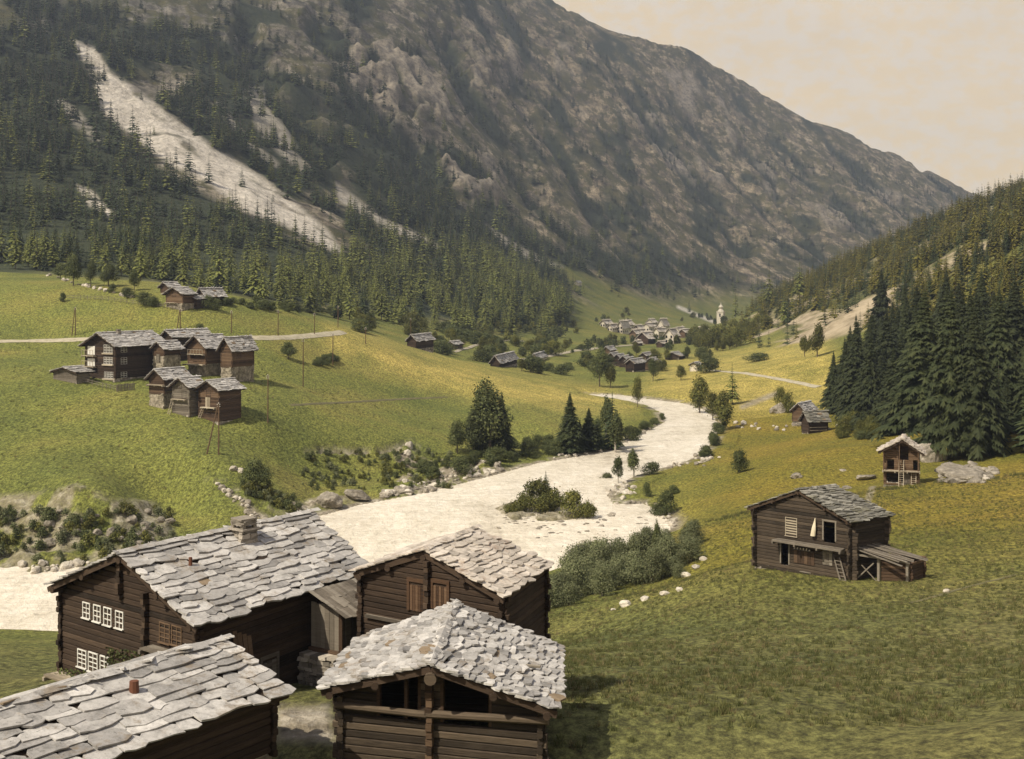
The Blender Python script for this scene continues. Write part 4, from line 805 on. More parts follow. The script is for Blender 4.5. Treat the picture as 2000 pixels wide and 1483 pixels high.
class House:
    """a log building given by six roof corners (front left, front apex, front right, then back), all world points"""
    def __init__(s, name, label, fl, fa, fr, bl, ba, br, base, cat='house', group=None, seed=1, inset=(.45, .45, .5), logh=.22, slab=None, slabw=(.45, .95), ex=.3, th=.05, wallmat=None, roofmat=None, stone_h=0, openings=None, gw=None, chimney=None, ext=.25, big=.06, stonewall=False, plaster=False, storey=None):
        s.r = rnd = random.Random(seed); s.o = o = Vector(((fl.x+br.x)/2, (fl.y+br.y)/2, base))
        s.e = empty(name, o, 0, label, cat, group); s.base = base
        if storey is not None: stone_h = max(.3, storey-base)
        P_ = [Vector(p)-o for p in (fl, fa, fr, bl, ba, br)]; fl, fa, fr, bl, ba, br = P_; s.P = P_
        m = MB(); slabs(m, fl, bl, fa, ba, rnd, slabw, ex, th, big); slabs(m, fr, br, fa, ba, rnd, slabw, ex, th, big)
        # ridge course
        L = (ba-fa).length; q = -.1; dr = (ba-fa).normalized(); sd = (fr-fl).normalized()
        while q < L:
            w = rnd.uniform(*slabw)*.8; c = fa+dr*q; hw = rnd.uniform(.16, .3)*(ex/.3); z = th*2.2+rnd.uniform(0, .03)
            m.shape([c-sd*hw+Vector((0, 0, z-.05)), c+dr*w-sd*hw*.9+Vector((0, 0, z-.04)), c+dr*w+sd*hw+Vector((0, 0, z-.05)), c+sd*hw*.8+Vector((0, 0, z-.04)), c+Vector((0, 0, z+th)), c+dr*w+Vector((0, 0, z+th))], [(0, 1, 5, 4), (4, 5, 2, 3), (0, 4, 3), (1, 2, 5), (0, 3, 2, 1)], .3+.6*rnd.random()); q += w*.85
        s.roof = m.build('roof', roofmat or M_SLAB, s.e)
        m = MB(); flat_board(m, fl, bl, ba, fa, .10); flat_board(m, fr, fa, ba, br, .10)
        for a, b in ((fa, ba), (fl*.5+fa*.5, bl*.5+ba*.5), (fr*.5+fa*.5, br*.5+ba*.5), (fl*.92+fa*.08, bl*.92+ba*.08), (fr*.92+fa*.08, br*.92+ba*.08)):
            dd = (b-a).normalized(); m.bar(a-dd*.12-Vector((0, 0, .25)), b+dd*.12-Vector((0, 0, .25)), .12, 8, tone=.6)
        m.plank(fl-dr*.03-Vector((0, 0, .13)), fa-dr*.03-Vector((0, 0, .13)), .05, .2, tone=.7); m.plank(fr-dr*.03-Vector((0, 0, .13)), fa-dr*.03-Vector((0, 0, .13)), .05, .2, tone=.7)
        m.build('roof_timbers', M_LOG, s.e)
        i1, i2, i3 = inset; g = Vector((fr.x-fl.x, fr.y-fl.y, 0)).normalized(); rr = Vector((ba.x-fa.x, ba.y-fa.y, 0)).normalized(); flat = lambda v: Vector((v.x, v.y, 0))
        s.g, s.rr = g, rr
        s.FL = flat(fl)+g*i1+rr*i3; s.FR = flat(fr)-g*i2+rr*i3; s.BR = flat(br)-g*i2-rr*i3; s.BL = flat(bl)+g*i1-rr*i3
        W_ = (s.FR-s.FL).length; s.Wd = W_; s.Ln = (s.BR-s.FR).length
        ap = (flat(fa)-flat(fl)).dot(g)-i1; s.ap = ap; kl = (fa.z-fl.z)/((flat(fa)-flat(fl)).length); kr = (fa.z-fr.z)/((flat(fr)-flat(fa)).length)
        s.zt = zt = lambda q: min(fl.z+kl*(q+i1), fr.z+kr*(W_-q+i2))-.16
        ztb = lambda q: min(bl.z+kl*(q+i1), br.z+kr*(W_-q+i2))-.16
        op = openings or {}
        m = MB(); wm = wallmat or M_LOG
        if plaster or stonewall:
            def panel(A, Bp, f, ops):
                d = (Bp-A); Lw = d.length; d.normalize(); n_ = Vector((d.y, -d.x, 0)); xs = sorted(set([0, Lw, ap if f is not None and abs(Lw-W_) < .01 else Lw*.5]))
                pts = [A+Vector((0, 0, -2.5))]+[Bp+Vector((0, 0, -2.5))]+[A+d*x+Vector((0, 0, f(x))) for x in reversed(xs)]
                N = len(pts); back = [p-n_*.35 for p in pts]
                m.shape(pts+back, [tuple(range(N)), tuple(range(2*N-1, N-1, -1))]+[(i, N+i, N+(i+1) % N, (i+1) % N) for i in range(N)], .5)
            panel(s.FL, s.FR, zt, ()); panel(s.FR, s.BR, lambda q: fr.z+kr*i2-.16, ()); panel(s.BR, s.BL, lambda q: ztb(W_-q), ()); panel(s.BL, s.FL, lambda q: fl.z+kl*i1-.16, ())
            s.wall = m.build('wall', M_PLAST if plaster else M_STONE, s.e)
        else:
            z0 = stone_h
            log_courses(m, s.FL, s.FR, z0, zt, rnd, logh, .17, op.get('front', ()), ext); log_courses(m, s.FR, s.BR, z0+logh*.5, lambda q: fr.z+kr*i2-.16, rnd, logh, .17, op.get('right', ()), ext)
            log_courses(m, s.BR, s.BL, z0, lambda q: ztb(W_-q), rnd, logh, .17, (), ext); log_courses(m, s.BL, s.FL, z0+logh*.5, lambda q: fl.z+kl*i1-.16, rnd, logh, .17, op.get('left', ()), ext)
            s.wall = m.build('log_wall', wm, s.e)
            m = MB(); rm = s.Ln; zf = z0+.02; c = [s.FL, s.FR, s.BR, s.BL]; m.poly([p+Vector((0, 0, zf)) for p in c], .2); m.build('floor', M_LOG, s.e)
        if stone_h > 0 or stonewall or not (plaster or stonewall):
            m = MB(); sh = max(stone_h, .25)
            for a, b in ((s.FL, s.FR), (s.FR, s.BR), (s.BR, s.BL), (s.BL, s.FL)): stones(m, a, b, -2.2, sh, rnd, .45 if logh < .26 else .7, .5)
            s.found = m.build('stone_base' if storey is None else 'masonry_storey', M_STONE if storey is None else M_MORT, s.e)
        if chimney:
            a, b, hw, hh = chimney; c = fa*(1-a)+ba*a; c = c*(1-abs(b))+(fr*(1-a)+br*a if b > 0 else fl*(1-a)+bl*a)*abs(b); m = MB(); M = Matrix.Translation(c) @ Matrix(((g.x, rr.x, 0), (g.y, rr.y, 0), (0, 0, 1))).to_4x4()
            stones(m, M @ Vector((-hw, -hw, 0)), M @ Vector((hw, -hw, 0)), c.z-.3, c.z+hh, rnd, .3, 2*hw); stones(m, M @ Vector((hw, -hw, 0)), M @ Vector((hw, hw, 0)), c.z-.3, c.z+hh, rnd, .3, .2); stones(m, M @ Vector((-hw, hw, 0)), M @ Vector((-hw, -hw, 0)), c.z-.3, c.z+hh, rnd, .3, .2)
            m.box(-hw*1.25, hw*1.25, -hw*1.25, hw*1.25, hh, hh+.07, .7, M); 
            for i in range(4): m.box(-hw*1.05, hw*1.05, -hw*1.05, hw*1.05, hh+.2+.07*i, hh+.26+.07*i, rnd.random(), M @ Matrix.Rotation(rnd.uniform(-.2, .2), 4, 'Z'))
            for sx in (-1, 1):
                for sy in (-1, 1): m.box(sx*hw*.8-.08, sx*hw*.8+.08, sy*hw*.8-.08, sy*hw*.8+.08, hh+.07, hh+.2, .4, M)
            m.build('chimney', M_STONE, s.roof)
    def face(s, which):      # origin, along, outward normal
        if which == 'front': A, d = s.FL, s.g
        elif which == 'right': A, d = s.FR, (s.BR-s.FR).normalized()
        else: A, d = s.BL, (s.FL-s.BL).normalized()
        return A, d, Vector((d.y, -d.x, 0))
    def sz(s, which, px, py):   # wall coordinates of a pixel
        A, d, n = s.face(which); p = ray_plane(px, py, A+s.o, n)-s.o; return (p-A).dot(d), p.z
    def frame(s, which, q, z, off=0):
        A, d, n = s.face(which); return Matrix(((d.x, -n.x, 0, 0), (d.y, -n.y, 0, 0), (0, 0, 1, 0), (0, 0, 0, 1))), A+d*q+n*off+Vector((0, 0, z))
    def rect(s, which, x0, x1, y0, y1):
        a = s.sz(which, x0, (y0+y1)/2)[0]; b = s.sz(which, x1, (y0+y1)/2)[0]; c = (x0+x1)/2; return a, b, s.sz(which, c, y1)[1], s.sz(which, c, y0)[1]
    def window(s, which, a, b, z0, z1, nx=2, ny=3, mat=None, bar=.035, name='window', glass=None, fw=.045, reveal=None, label=None):
        R, T = s.frame(which, a, z0, .085); M = Matrix.Translation(T) @ R; w = b-a; h = z1-z0; m = MB(); f = fw
        m.box(-f, 0, -.03, .06, -f, h+f, .6, M); m.box(w, w+f, -.03, .06, -f, h+f, .6, M); m.box(0, w, -.03, .06, h, h+f, .6, M); m.box(-f*1.6, w+f*1.6, -.09, .06, -f, -.002, .6, M)
        for i in range(1, nx): m.box(w*i/nx-bar/2, w*i/nx+bar/2, -.02, .02, 0, h, .6, M)
        for i in range(1, ny): m.box(0, w, -.018, .018, h*i/ny-bar/2, h*i/ny+bar/2, .6, M)
        o = m.build(name, mat or M_WHITE, s.e); m = MB(); m.box(0, w, .022, .05, 0, h, .5, M); m.build('pane', glass or M_GLASS, o)
        if label: o['label'] = label
        return o
    def door(s, which, a, b, z0, z1, mat=None, n=4, name='door', off=.09, frame=True, brace=True):
        R, T = s.frame(which, a, z0, off); M = Matrix.Translation(T) @ R; w = b-a; h = z1-z0; m = MB()
        for i in range(n): m.box(w*i/n+.008, w*(i+1)/n-.008, -.03, .03, s.r.uniform(0, .03), h-s.r.uniform(0, .03), s.r.random(), M)
        if frame: m.box(-.13, -.01, -.05, .05, 0, h+.1, .4, M); m.box(w+.01, w+.13, -.05, .05, 0, h+.1, .4, M); m.box(-.13, w+.13, -.052, .05, h+.1, h+.24, .4, M)
        if brace: m.box(.03, w-.03, -.055, -.031, h*.2, h*.2+.12, .5, M); m.box(.03, w-.03, -.055, -.031, h*.75, h*.75+.12, .5, M)
        return m.build(name, mat or M_GREY, s.e)
    def slab_board(s, which, a, b, z, out=.9, th=.07, mat=None, name='balcony', props=True, rail=0, inn=0):
        R, T = s.frame(which, a, z, .09); M = Matrix.Translation(T) @ R; w = b-a; m = MB(); n = max(2, int(out/.22))
        for i in range(n): m.box(-.05+s.r.uniform(-.05, .05), w+s.r.uniform(-.05, .08), -out*(i+1)/n+.01, -out*i/n, 0, th+s.r.uniform(-.01, .01), s.r.random(), M)
        if props:
            k = max(2, int(w/1.6))
            for i in range(k+1): x = w*i/k; m.box(x-.07, x+.07, -out-.06, 0, -.15, -.003, .4, M)
        if rail:
            for i in range(int(w/.9)+2): x = min(w*i/(int(w/.9)+1), w); m.box(x-.035, x+.035, -out+.02, -out+.09, th, th+rail, .4, M)
            m.box(0, w, -out+.0, -out+.10, th+rail, th+rail+.07, .6, M)
        return m.build(name, mat or M_GREY, s.e)
    def log_ends(s, which, q, z0, z1, h=.22, mat=None):
        R, T = s.frame(which, q, 0, .06); M = Matrix.Translation(T) @ R; m = MB(); z = z0
        while z < z1: m.box(-.1+s.r.uniform(-.02, .02), .1, -.2+s.r.uniform(-.08, .03), 0, z+.01, z+h*.93, s.r.random(), M); z += h
        m.build('log_ends', mat or M_LOG, s.e)
    def ladder(s, which, q, z0, z1, lean=1.0, w=.42, mat=None, name='ladder', side=0):
        R, T = s.frame(which, q, 0, .12); M = Matrix.Translation(T) @ R; m = MB(); P0 = M @ Vector((0, -lean, z0)); P1 = M @ Vector((side, 0, z1)); x = (M @ Vector((w, 0, 0)))-(M @ Vector((0, 0, 0)))
        m.plank(P0, P1, .07, .09, tone=.6); m.plank(P0+x, P1+x, .07, .09, tone=.6); n = max(4, int((P1-P0).length/.3))
        for i in range(1, n): c = P0.lerp(P1, i/n); m.bar(c, c+x, .025, 5, tone=.7)
        return m.build(name, mat or M_PALE, s.e)
# ------------------------------------------------------------------ foreground log houses
base = lambda d: CZ-d
# --- large dwelling at left
fl, fa, fr = ptd(95, 1145, 12), ptd(235, 1082, 10.07), ptd(385, 1225, 12); ba, br = ptd(603, 1003, 10.07), ptd(724, 1113, 12); bl = fl+(ba-fa)
A_ = House('log_house', 'big dark log house with two rows of white windows, nearest at the left', fl, fa, fr, bl, ba, br, base(16.0), seed=3, inset=(.35, .45, .45), stone_h=.0, chimney=(.56, .16, .38, .42), slabw=(.5, 1.35), ex=.34, th=.05, roofmat=M_SLAB)
for i, r in enumerate(((167, 179, 1178, 1206), (188, 200, 1183, 1213), (208, 221, 1188, 1220), (231, 244, 1195, 1226))): A_.window('front', *A_.rect('front', *r), 2, 3)
for i, r in enumerate(((157, 172, 1270, 1302), (178, 194, 1276, 1311), (201, 215, 1283, 1318))): A_.window('front', *A_.rect('front', *r), 2, 4)
for r in ((317, 335, 1218, 1254), (341, 358, 1224, 1259)): A_.window('front', *A_.rect('front', *r), 2, 4, M_LOGR, label='brown framed window')
a, z = A_.sz('front', 303, 1262); b, _ = A_.sz('front', 368, 1275); A_.slab_board('front', a, b, z, .55, .07, M_GREY, 'window_shelf')
a, z = A_.sz('front', 122, 1306); b, _ = A_.sz('front', 205, 1330); A_.slab_board('front', a, b, z-.15, .7, .08, M_PALE, 'flower_shelf')
q, z = A_.sz('front', 241, 1170); A_.log_ends('front', q, z, z+1.6); q, z = A_.sz('front', 291, 1300); A_.log_ends('front', q, z-1.2, z+2.6)
# fine trellis of flowers along the lower shelf and the vine on the wall
rg = random.Random(8)
for (x0, x1, y0, y1, n) in ((128, 205, 1300, 1322, 160), (215, 285, 1262, 1312, 260)):
    m = MB()
    for i in range(n):
        px = rg.uniform(x0, x1); py = rg.uniform(y0, y1)+(px-x0)*.15; aa, dd, nn = A_.face('front'); p = ray_plane(px, py, aa+A_.o, nn)-A_.o+nn*rg.uniform(.12, .5 if x0 < 200 else .22)
        u = Vector((rg.gauss(0, 1), rg.gauss(0, 1), rg.gauss(0, 1))).normalized()*.06; v = u.cross(Vector((.3, 1, .2))).normalized()*.05; m.poly([p-u, p-v, p+u, p+v], rg.random())
    m.build('flowers' if x0 < 200 else 'vine', M_LEAF, A_.e)

# doorway and leaning boards on the side wall
A_.door('right', *A_.rect('right', 508, 536, 1290, 1334), M_GREY, 3)
aa, dd, nn = A_.face('right')
m = MB()
for i, px in enumerate((449, 458, 468, 477)):
    p = ray_plane(px, 1300, aa+A_.o, nn)-A_.o+nn*.4; t = ray_plane(px+4, 1232+i*3, aa+A_.o, nn)-A_.o+nn*.12; m.plank(p, t, .22, .04, up=nn, tone=.5+.1*i)
tag(m.build('leaning_boards', M_LOGR, None), 'few upright reddish boards leaning on the dark side wall of the big house', 'boards').location = A_.o
m = MB(); m.bar(A_.roof.location, A_.roof.location+Vector((0, 0, .01)), .01)
# pipe through the roof
p = ray_plane(372, 1108, A_.P[1]+A_.o, (A_.P[4]-A_.P[1]).cross(A_.P[2]-A_.P[1]).normalized())-A_.o; m = MB(); m.bar(p-Vector((0, 0, .3)), p+Vector((0, 0, .38)), .07, 8); m.build('stove_pipe', M_RUST, A_.roof)
# --- annex: board box with shake roof on a rubble base, built onto the side
e = empty('lean_to_annex', A_.o, 0, 'grey board annex with shake roof on a rubble base, built onto the big log house', 'annex')
E0 = A_.P[2]; er = A_.rr; eg = Vector((er.y, -er.x, 0))
def AP(s, o, d): return Vector((E0.x, E0.y, 0))+er*s+eg*o+Vector((0, 0, 16.0-d))
rnd = random.Random(14); s0, s1, of, bk = 6.4, 9.9, .95, -.5
m = MB()
for (p, q_, n) in (((s0, bk), (s0, of), 6), ((s0, of), (s1, of), 11), ((s1, of), (s1, bk), 5)):
    for i in range(n):
        f0, f1 = i/n+.004, (i+1)/n-.004; a = AP(p[0]+(q_[0]-p[0])*f0, p[1]+(q_[1]-p[1])*f0, 14.25+rnd.uniform(-.02, .05)); b = AP(p[0]+(q_[0]-p[0])*f1, p[1]+(q_[1]-p[1])*f1, 14.25)
        up = Vector((0, 0, 1.75+rnd.uniform(-.05, .03))); dd = (b-a).normalized(); nn = Vector((dd.y, -dd.x, 0))*(.03+rnd.uniform(0, .02)); m.hexa([a-nn, b-nn, b+nn, a+nn, a-nn+up, b-nn+up, b+nn+up, a+nn+up], rnd.random())
m.build('board_wall', M_GREY, e)
m = MB(); m.box(0, 0, 0, 0, 0, 0)
m = MB()
for a, b in (((s0-.1, of+.1), (s1+.1, of+.1)), ((s0-.1, bk), (s0-.1, of+.15))): m.plank(AP(*a, 14.32), AP(*b, 14.32), .2, .18, tone=.6)
for s_ in (s0+.02, s0+1.3, s1-.05): m.plank(AP(s_, of+.05, 14.3), AP(s_, of+.05, 12.5), .14, .14, tone=.4)
m.build('posts', M_LOGB, e)
m = MB(); n = 24                            # wooden shakes running down the slope
for r_ in range(3):
    for i in range(n):
        x0 = s0-.5+(s1-s0+.8)*i/n; x1 = x0+(s1-s0+.8)/n*1.03; o0 = -.2+.62*r_; o1 = o0+.75; f = lambda o: 12.02+.36*(o+.2)
        z = .03*(2-r_)*0+rnd.uniform(0, .03)-.02*r_; a, b, c, d = AP(x0, o0, f(o0)-.06-z), AP(x1, o0, f(o0)-.06-z), AP(x1, o1+rnd.uniform(-.05, .05), f(o1)-.03-z), AP(x0, o1+rnd.uniform(-.05, .05), f(o1)-.03-z); flat_board(m, a, b, c, d, .03, rnd.random())
m.build('shake_roof', M_GREY, e)
m = MB(); stones(m, AP(s0-.7, of+.35, 0).xy, AP(s1+1.5, of+.35, 0).xy, AP(0, 0, 16.4).z, AP(0, 0, 14.4).z, rnd, .28, .8, ragged=.3); stones(m, AP(s0-.7, bk, 0).xy, AP(s0-.7, of+.35, 0).xy, AP(0, 0, 16.4).z, AP(0, 0, 14.4).z, rnd, .28, .8)
m.poly([AP(s0-.7, bk, 14.42), AP(s0-.7, of+.3, 14.42), AP(s1+1.5, of+.3, 14.42), AP(s1+1.5, bk, 14.42)], .4); m.build('rubble_base', M_STONE, e)
m = MB()
for r_ in ((452, 1),): pass
# --- low building at the bottom left
dB = Vector((.572, .82, 0)); ba = Vector((-9.2, 40, CZ-11.2)); fa = ba-dB*10.5; off = Vector((2.5, -1.8, -1.0)); offl = Vector((-2.6, 1.9, -1.05))
B_ = House('stone_roofed_shed', 'low building at the bottom left, only its pale slab roof showing', fa+offl, fa, fa+off, ba+offl, ba, ba+off, base(15.3), 'shed', seed=9, inset=(.5, .4, .4), slabw=(.5, 1.5), ex=.38, th=.045, stone_h=1.2, big=.12)
nB = (ba-fa).cross(off).normalized(); pB = ray_plane(262, 1356, fa, nB)-B_.o; m = MB(); m.bar(pB-Vector((0, 0, .1)), pB+Vector((0, 0, .38)), .15, 9, .13); m.build('clay_flue', M_RUST, B_.roof)
# --- dark barn in the middle
fl, fa, fr, ba, br = ptd(692, 1117, 11), ptd(828, 1076, 9.84), ptd(985, 1167, 11), ptd(925, 1035, 9.84), ptd(1076, 1104, 11); bl = fl+(ba-fa)
C_ = House('log_barn', 'dark log barn with two reddish shutters in its gable, behind the nearest slab roof', fl, fa, fr, bl, ba, br, base(15.6), 'barn', seed=21, inset=(.2, .22, .3), slabw=(.42, .95), ex=.29, th=.045, roofmat=M_SLABW, stone_h=.2, ext=.28)
for r in ((804, 831, 1142, 1194), (850, 876, 1144, 1190)): C_.door('front', *C_.rect('front', *r), M_DPLK, 5, 'shutter', brace=False)
q, z = C_.sz('front', 840, 1200); C_.log_ends('front', q, z-1.5, C_.zt(q)-.1)
a, z = C_.sz('front', 722, 1204); b, _ = C_.sz('front', 800, 1212); C_.slab_board('front', a, b, z, .14, .12, M_GREY, 'ledge', props=False)
# --- nearest slab-roofed barn
fl, fa, fr, ba, br, bl = ptd(628, 1345, 12.5), ptd(842, 1300, 11.4), ptd(1088, 1388, 12.5), ptd(890, 1184, 11.15), ptd(1092, 1268, 12.5), ptd(700, 1252, 12.5)
D_ = House.__new__(House)
# wall coordinates of the two hay openings are found first
g = (fr-fl); g.z = 0; Wt = g.length; ops = []
for (x0, x1, y0, y1) in ((738, 824, 1322, 1396), (862, 962, 1326, 1403)):
    gn = g.normalized(); nn = Vector((gn.y, -gn.x, 0)); rr_ = (ba-fa); rr_.z = 0; rr_.normalize(); P0 = Vector((fl.x, fl.y, 0))+gn*.55+rr_*.55
    aa = [(ray_plane(x, y, P0, nn)) for x, y in ((x0, y1), (x1, y1), (x0, y0))]
    ops.append(((aa[0]-P0).dot(gn), (aa[1]-P0).dot(gn), aa[0].z-base(15.6), aa[2].z-base(15.6)+.3))
D_.__init__('log_barn', 'log barn with two dark hay openings under a rough slab roof, nearest of all', fl, fa, fr, bl, ba, br, base(15.6), 'barn', seed=33, inset=(.55, .55, .55), slabw=(.3, .75), ex=.235, th=.055, openings={'front': ops}, stone_h=.3, logh=.24, wallmat=M_OLD, big=.09)
q, z = D_.sz('front', 843, 1395); D_.log_ends('front', q, z-1.4, D_.zt(q)-.1, .24, M_LOGB)
m = MB(); c = D_.P[1]-D_.rr*.22-Vector((0, 0, .36)); m.bar(c, c+D_.rr*1.2, .19, 12, tone=.9)
a, d, n_ = D_.face('front')
for (x0, y0, x1, y1, r) in ((660, 1372, 838, 1392, .11), (838, 1390, 1075, 1404, .12)):
    p = ray_plane(x0, y0, a+D_.o, n_)-D_.o+n_*.22; q2 = ray_plane(x1, y1, a+D_.o, n_)-D_.o+n_*.22; m.bar(p, q2, r, 8, tone=.9)
m.build('beam', M_OLD, D_.e)
m = MB()
for s_ in (ops[0][0]+.05, ops[0][1]-.05, ops[1][0]+.05, ops[1][1]-.05, ops[0][0]+(ops[0][1]-ops[0][0])*.66):
    p = a+d*s_+n_*.02; m.plank(p+Vector((0, 0, ops[0][2])), p+Vector((0, 0, D_.zt(s_)-.05)), .1, .16, up=n_, tone=.35)
m.build('opening_post', M_LOGB, D_.e)
m = MB()                                    # drying rails inside
for z in (.7, 1.3): m.bar(a+d*.5-n_*2+Vector((0, 0, ops[0][2]+z)), a+d*(D_.Wd-.5)-n_*2+Vector((0, 0, ops[0][2]+z)), .05, 6, tone=.8)
m.build('inner_rail', M_GREY, D_.e)
# --- big barn on the right meadow
fl, fa, fr, ba, br = ptd(1460, 992, 18), ptd(1560, 958, 16.1), ptd(1664, 1021, 18), ptd(1629, 950, 16.1), ptd(1743, 1008, 18); bl = fl+(ba-fa)
def opn(fl, fr, fa, ba, rects, b0, i1, i3):
    g = (fr-fl); g.z = 0; gn = g.normalized(); nn = Vector((gn.y, -gn.x, 0)); rr_ = (ba-fa); rr_.z = 0; rr_.normalize(); P0 = Vector((fl.x, fl.y, 0))+gn*i1+rr_*i3; out = []
    for (x0, x1, y0, y1) in rects:
        c = [ray_plane(x, y, P0, nn) for x, y in ((x0, (y0+y1)/2), (x1, (y0+y1)/2), ((x0+x1)/2, y0), ((x0+x1)/2, y1))]; out.append(((c[0]-P0).dot(gn), (c[1]-P0).dot(gn), c[3].z-b0, c[2].z-b0))
    return out
b0 = base(23.0); ops = opn(fl, fr, fa, ba, [(1527, 1541, 1058, 1101), (1610, 1632, 1020, 1056)], b0, .5, .45)
E_ = House('log_barn', 'weathered log barn with mossy dark slab roof alone on the right meadow', fl, fa, fr, bl, ba, br, b0, 'barn', seed=44, inset=(.5, .35, .45), slabw=(.4, .9), ex=.27, th=.06, roofmat=M_SLABD, openings={'front': ops}, stone_h=.25, logh=.26, wallmat=M_OLD, ext=.5)
E_.window('front', *E_.rect('front', 1536, 1557, 1012, 1047), 1, 7, M_PALE, .09, 'slatted_shutter', M_GREY)
for o_ in ops: 
    R, T = E_.frame('front', o_[0], o_[2], .06); M = Matrix.Translation(T) @ R; m = MB(); w_, h_ = o_[1]-o_[0], o_[3]-o_[2]
    m.box(-.12, 0, -.06, .1, 0, h_+.05, .7, M); m.box(w_, w_+.12, -.06, .1, 0, h_+.05, .7, M); m.box(-.15, w_+.15, -.065, .1, h_+.05, h_+.17, .7, M); m.build('door_frame', M_GREY, E_.e)
a, z = E_.sz('front', 1521, 1052); b, z2 = E_.sz('front', 1652, 1074); bo = E_.slab_board('front', a, b, z-.1, .85, .16, M_GREY, 'balcony')
E_.door('front', *E_.rect('front', 1608, 1627, 1073, 1104), M_GREY, 3, frame=False)
E_.door('front', *E_.rect('front', 1552, 1592, 1072, 1102), M_LOGB, 6, 'plank_panel', frame=False, brace=False)
a, z = E_.sz('front', 1553, 1073); b, _ = E_.sz('front', 1590, 1073); sh = E_.slab_board('front', a, b, z+.05, .3, .05, M_GREY, 'shelf', props=False)
R, T = E_.frame('front', a, z+.1, .25); M = Matrix.Translation(T) @ R; rnd = random.Random(3)
for i in range(6):
    x = .1+i*.22*(b-a)/1.4; m = MB(); p = M @ Vector((x, 0, .0)); h_ = rnd.uniform(.1, .2); m.bar(p, p+Vector((0, 0, h_)), .06, 8, .05); o_ = m.build('milk_pot', M_PLAST); o_.location = E_.o; tag(o_, 'one of the small pale pots on the shelf of the right meadow barn', 'pot', 'pots on the barn shelf')
# hanging sack
a, d, n_ = E_.face('front'); top = ray_plane(1596, 1011, a+E_.o, n_)+n_*.3; m = MB(); rings = []
for i in range(7):
    f = i/6; p = top+Vector((0, 0, -1.75*f*.82))-d*.22*f; rr_ = .03+.2*math.sin(min(f*1.25, 1)*math.pi/1.6)*f**.5; rings.append([p+d*math.cos(t)*rr_+n_*math.sin(t)*rr_*.5 for t in np.linspace(0, 2*math.pi, 9)[:-1]])
for i in range(6):
    for j in range(8): m.poly([rings[i][j], rings[i][(j+1) % 8], rings[i+1][(j+1) % 8], rings[i+1][j]], .5)
m.poly(rings[-1]); tag(m.build('hanging_sack', M_CANV), 'pale sack hanging from the eaves of the right meadow barn', 'sack')
lw = Vector((1, 0, 0))
la, lz = E_.sz('front', 1655, 1104); ld = E_.ladder('front', la-.1, .3, 2.1, .7, .5, M_GREY, 'ladder', -1.0)
ld.parent = None; ld.location = E_.o; tag(ld, 'short grey ladder leaning below the balcony of the right meadow barn', 'ladder')
# lean-to at the right of the barn
e = empty('lean_to_shed', E_.o, 0, 'ramshackle lean-to shed with loose board roof on the right side of the meadow barn', 'lean-to')
def EP(s, o, z): return E_.FR+E_.g*s+E_.rr*o+Vector((0, 0, z))
m = MB(); log_courses(m, (EP(1.6, 1.2, 0)).xy, (EP(3.1, 2.2, 0)).xy, .1, lambda s: 2.3-.1*s, random.Random(4), .24, .16); log_courses(m, (EP(3.1, 2.2, 0)).xy, (EP(2.6, 4.4, 0)).xy, .1, lambda s: 2.1, random.Random(5), .24, .16); log_courses(m, (EP(2.6, 4.4, 0)).xy, (EP(.4, 4.2, 0)).xy, .1, lambda s: 2.3, random.Random(6), .24, .16); m.build('log_wall', M_LOGB, e)
for (s_, o_) in ((.15, .1), (1.5, 1.0), (3.1, 2.0)):
    m = MB(); m.plank(EP(s_, o_, -.2), EP(s_, o_, 2.6-.18*s_), .28, .2, up=E_.g, tone=.8); m.build('post', M_GREY, e)
m = MB(); m.plank(EP(.1, .1, 2.5), EP(3.2, 2.1, 2.05), .14, .14, tone=.8); m.plank(EP(.15, .1, .5), EP(1.2, .8, 1.9), .1, .08, tone=.8); m.plank(EP(1.4, .9, .5), EP(.5, .4, 1.7), .1, .08, tone=.6); m.build('brace', M_GREY, e)
m = MB(); rnd = random.Random(6)
for i in range(10):
    o_ = .1+.42*i+rnd.uniform(-.1, .1); jx = rnd.uniform(-.7, .5); m.plank(EP(-.25, o_*.7+.1+rnd.uniform(-.2, .2), 3.0+rnd.uniform(-.04, .06)), EP(3.2+jx, o_+.7, 2.1+rnd.uniform(-.1, .14)), rnd.uniform(.2, .32), .045, tone=rnd.uniform(.1, 1))
m.build('board_roof', M_GREY, e)
# --- small two-storey barn by the boulders
Y0 = 175.0; fl, fa, fr = pt(1715, 883, Y0), pt(1763, 860, Y0-1.2), pt(1806, 889, Y0-2.0); dv = Vector((1.6, 4.6, 0)); b0 = pt(1760, 949, Y0).z
ops = opn(fl, fr, fa, fa+dv, [(1750, 1770, 872, 896), (1729, 1742, 899, 916), (1779, 1792, 900, 916), (1727, 1750, 926, 944), (1755, 1763, 924, 949)], b0, .45, .9)
F_ = House('hay_barn', 'small two-storey brown barn with a gallery and two ladders, beside the boulders', fl, fa, fr, fl+dv, fa+dv, fr+dv, b0, 'barn', seed=50, inset=(.75, .8, .9), slabw=(.5, 1.0), ex=.4, th=.1, roofmat=M_SLABW, openings={'front': ops}, stone_h=.1, logh=.27, wallmat=M_LOGR, ext=.1)
a, z = F_.sz('front', 1726, 919); b, _ = F_.sz('front', 1795, 919); F_.slab_board('front', a-.1, b+.1, z, .8, .12, M_PALE, 'gallery')
m = MB()
for q in (a, b-.1, a+(b-a)*.45): R, T = F_.frame('front', q, 0, .8); m.box(-.06, .06, -.06, .06, z, F_.zt(max(.2, min(q, F_.Wd-.2)))-.1, .5, Matrix.Translation(T) @ R)
m.build('gallery_post', M_LOGR, F_.e)
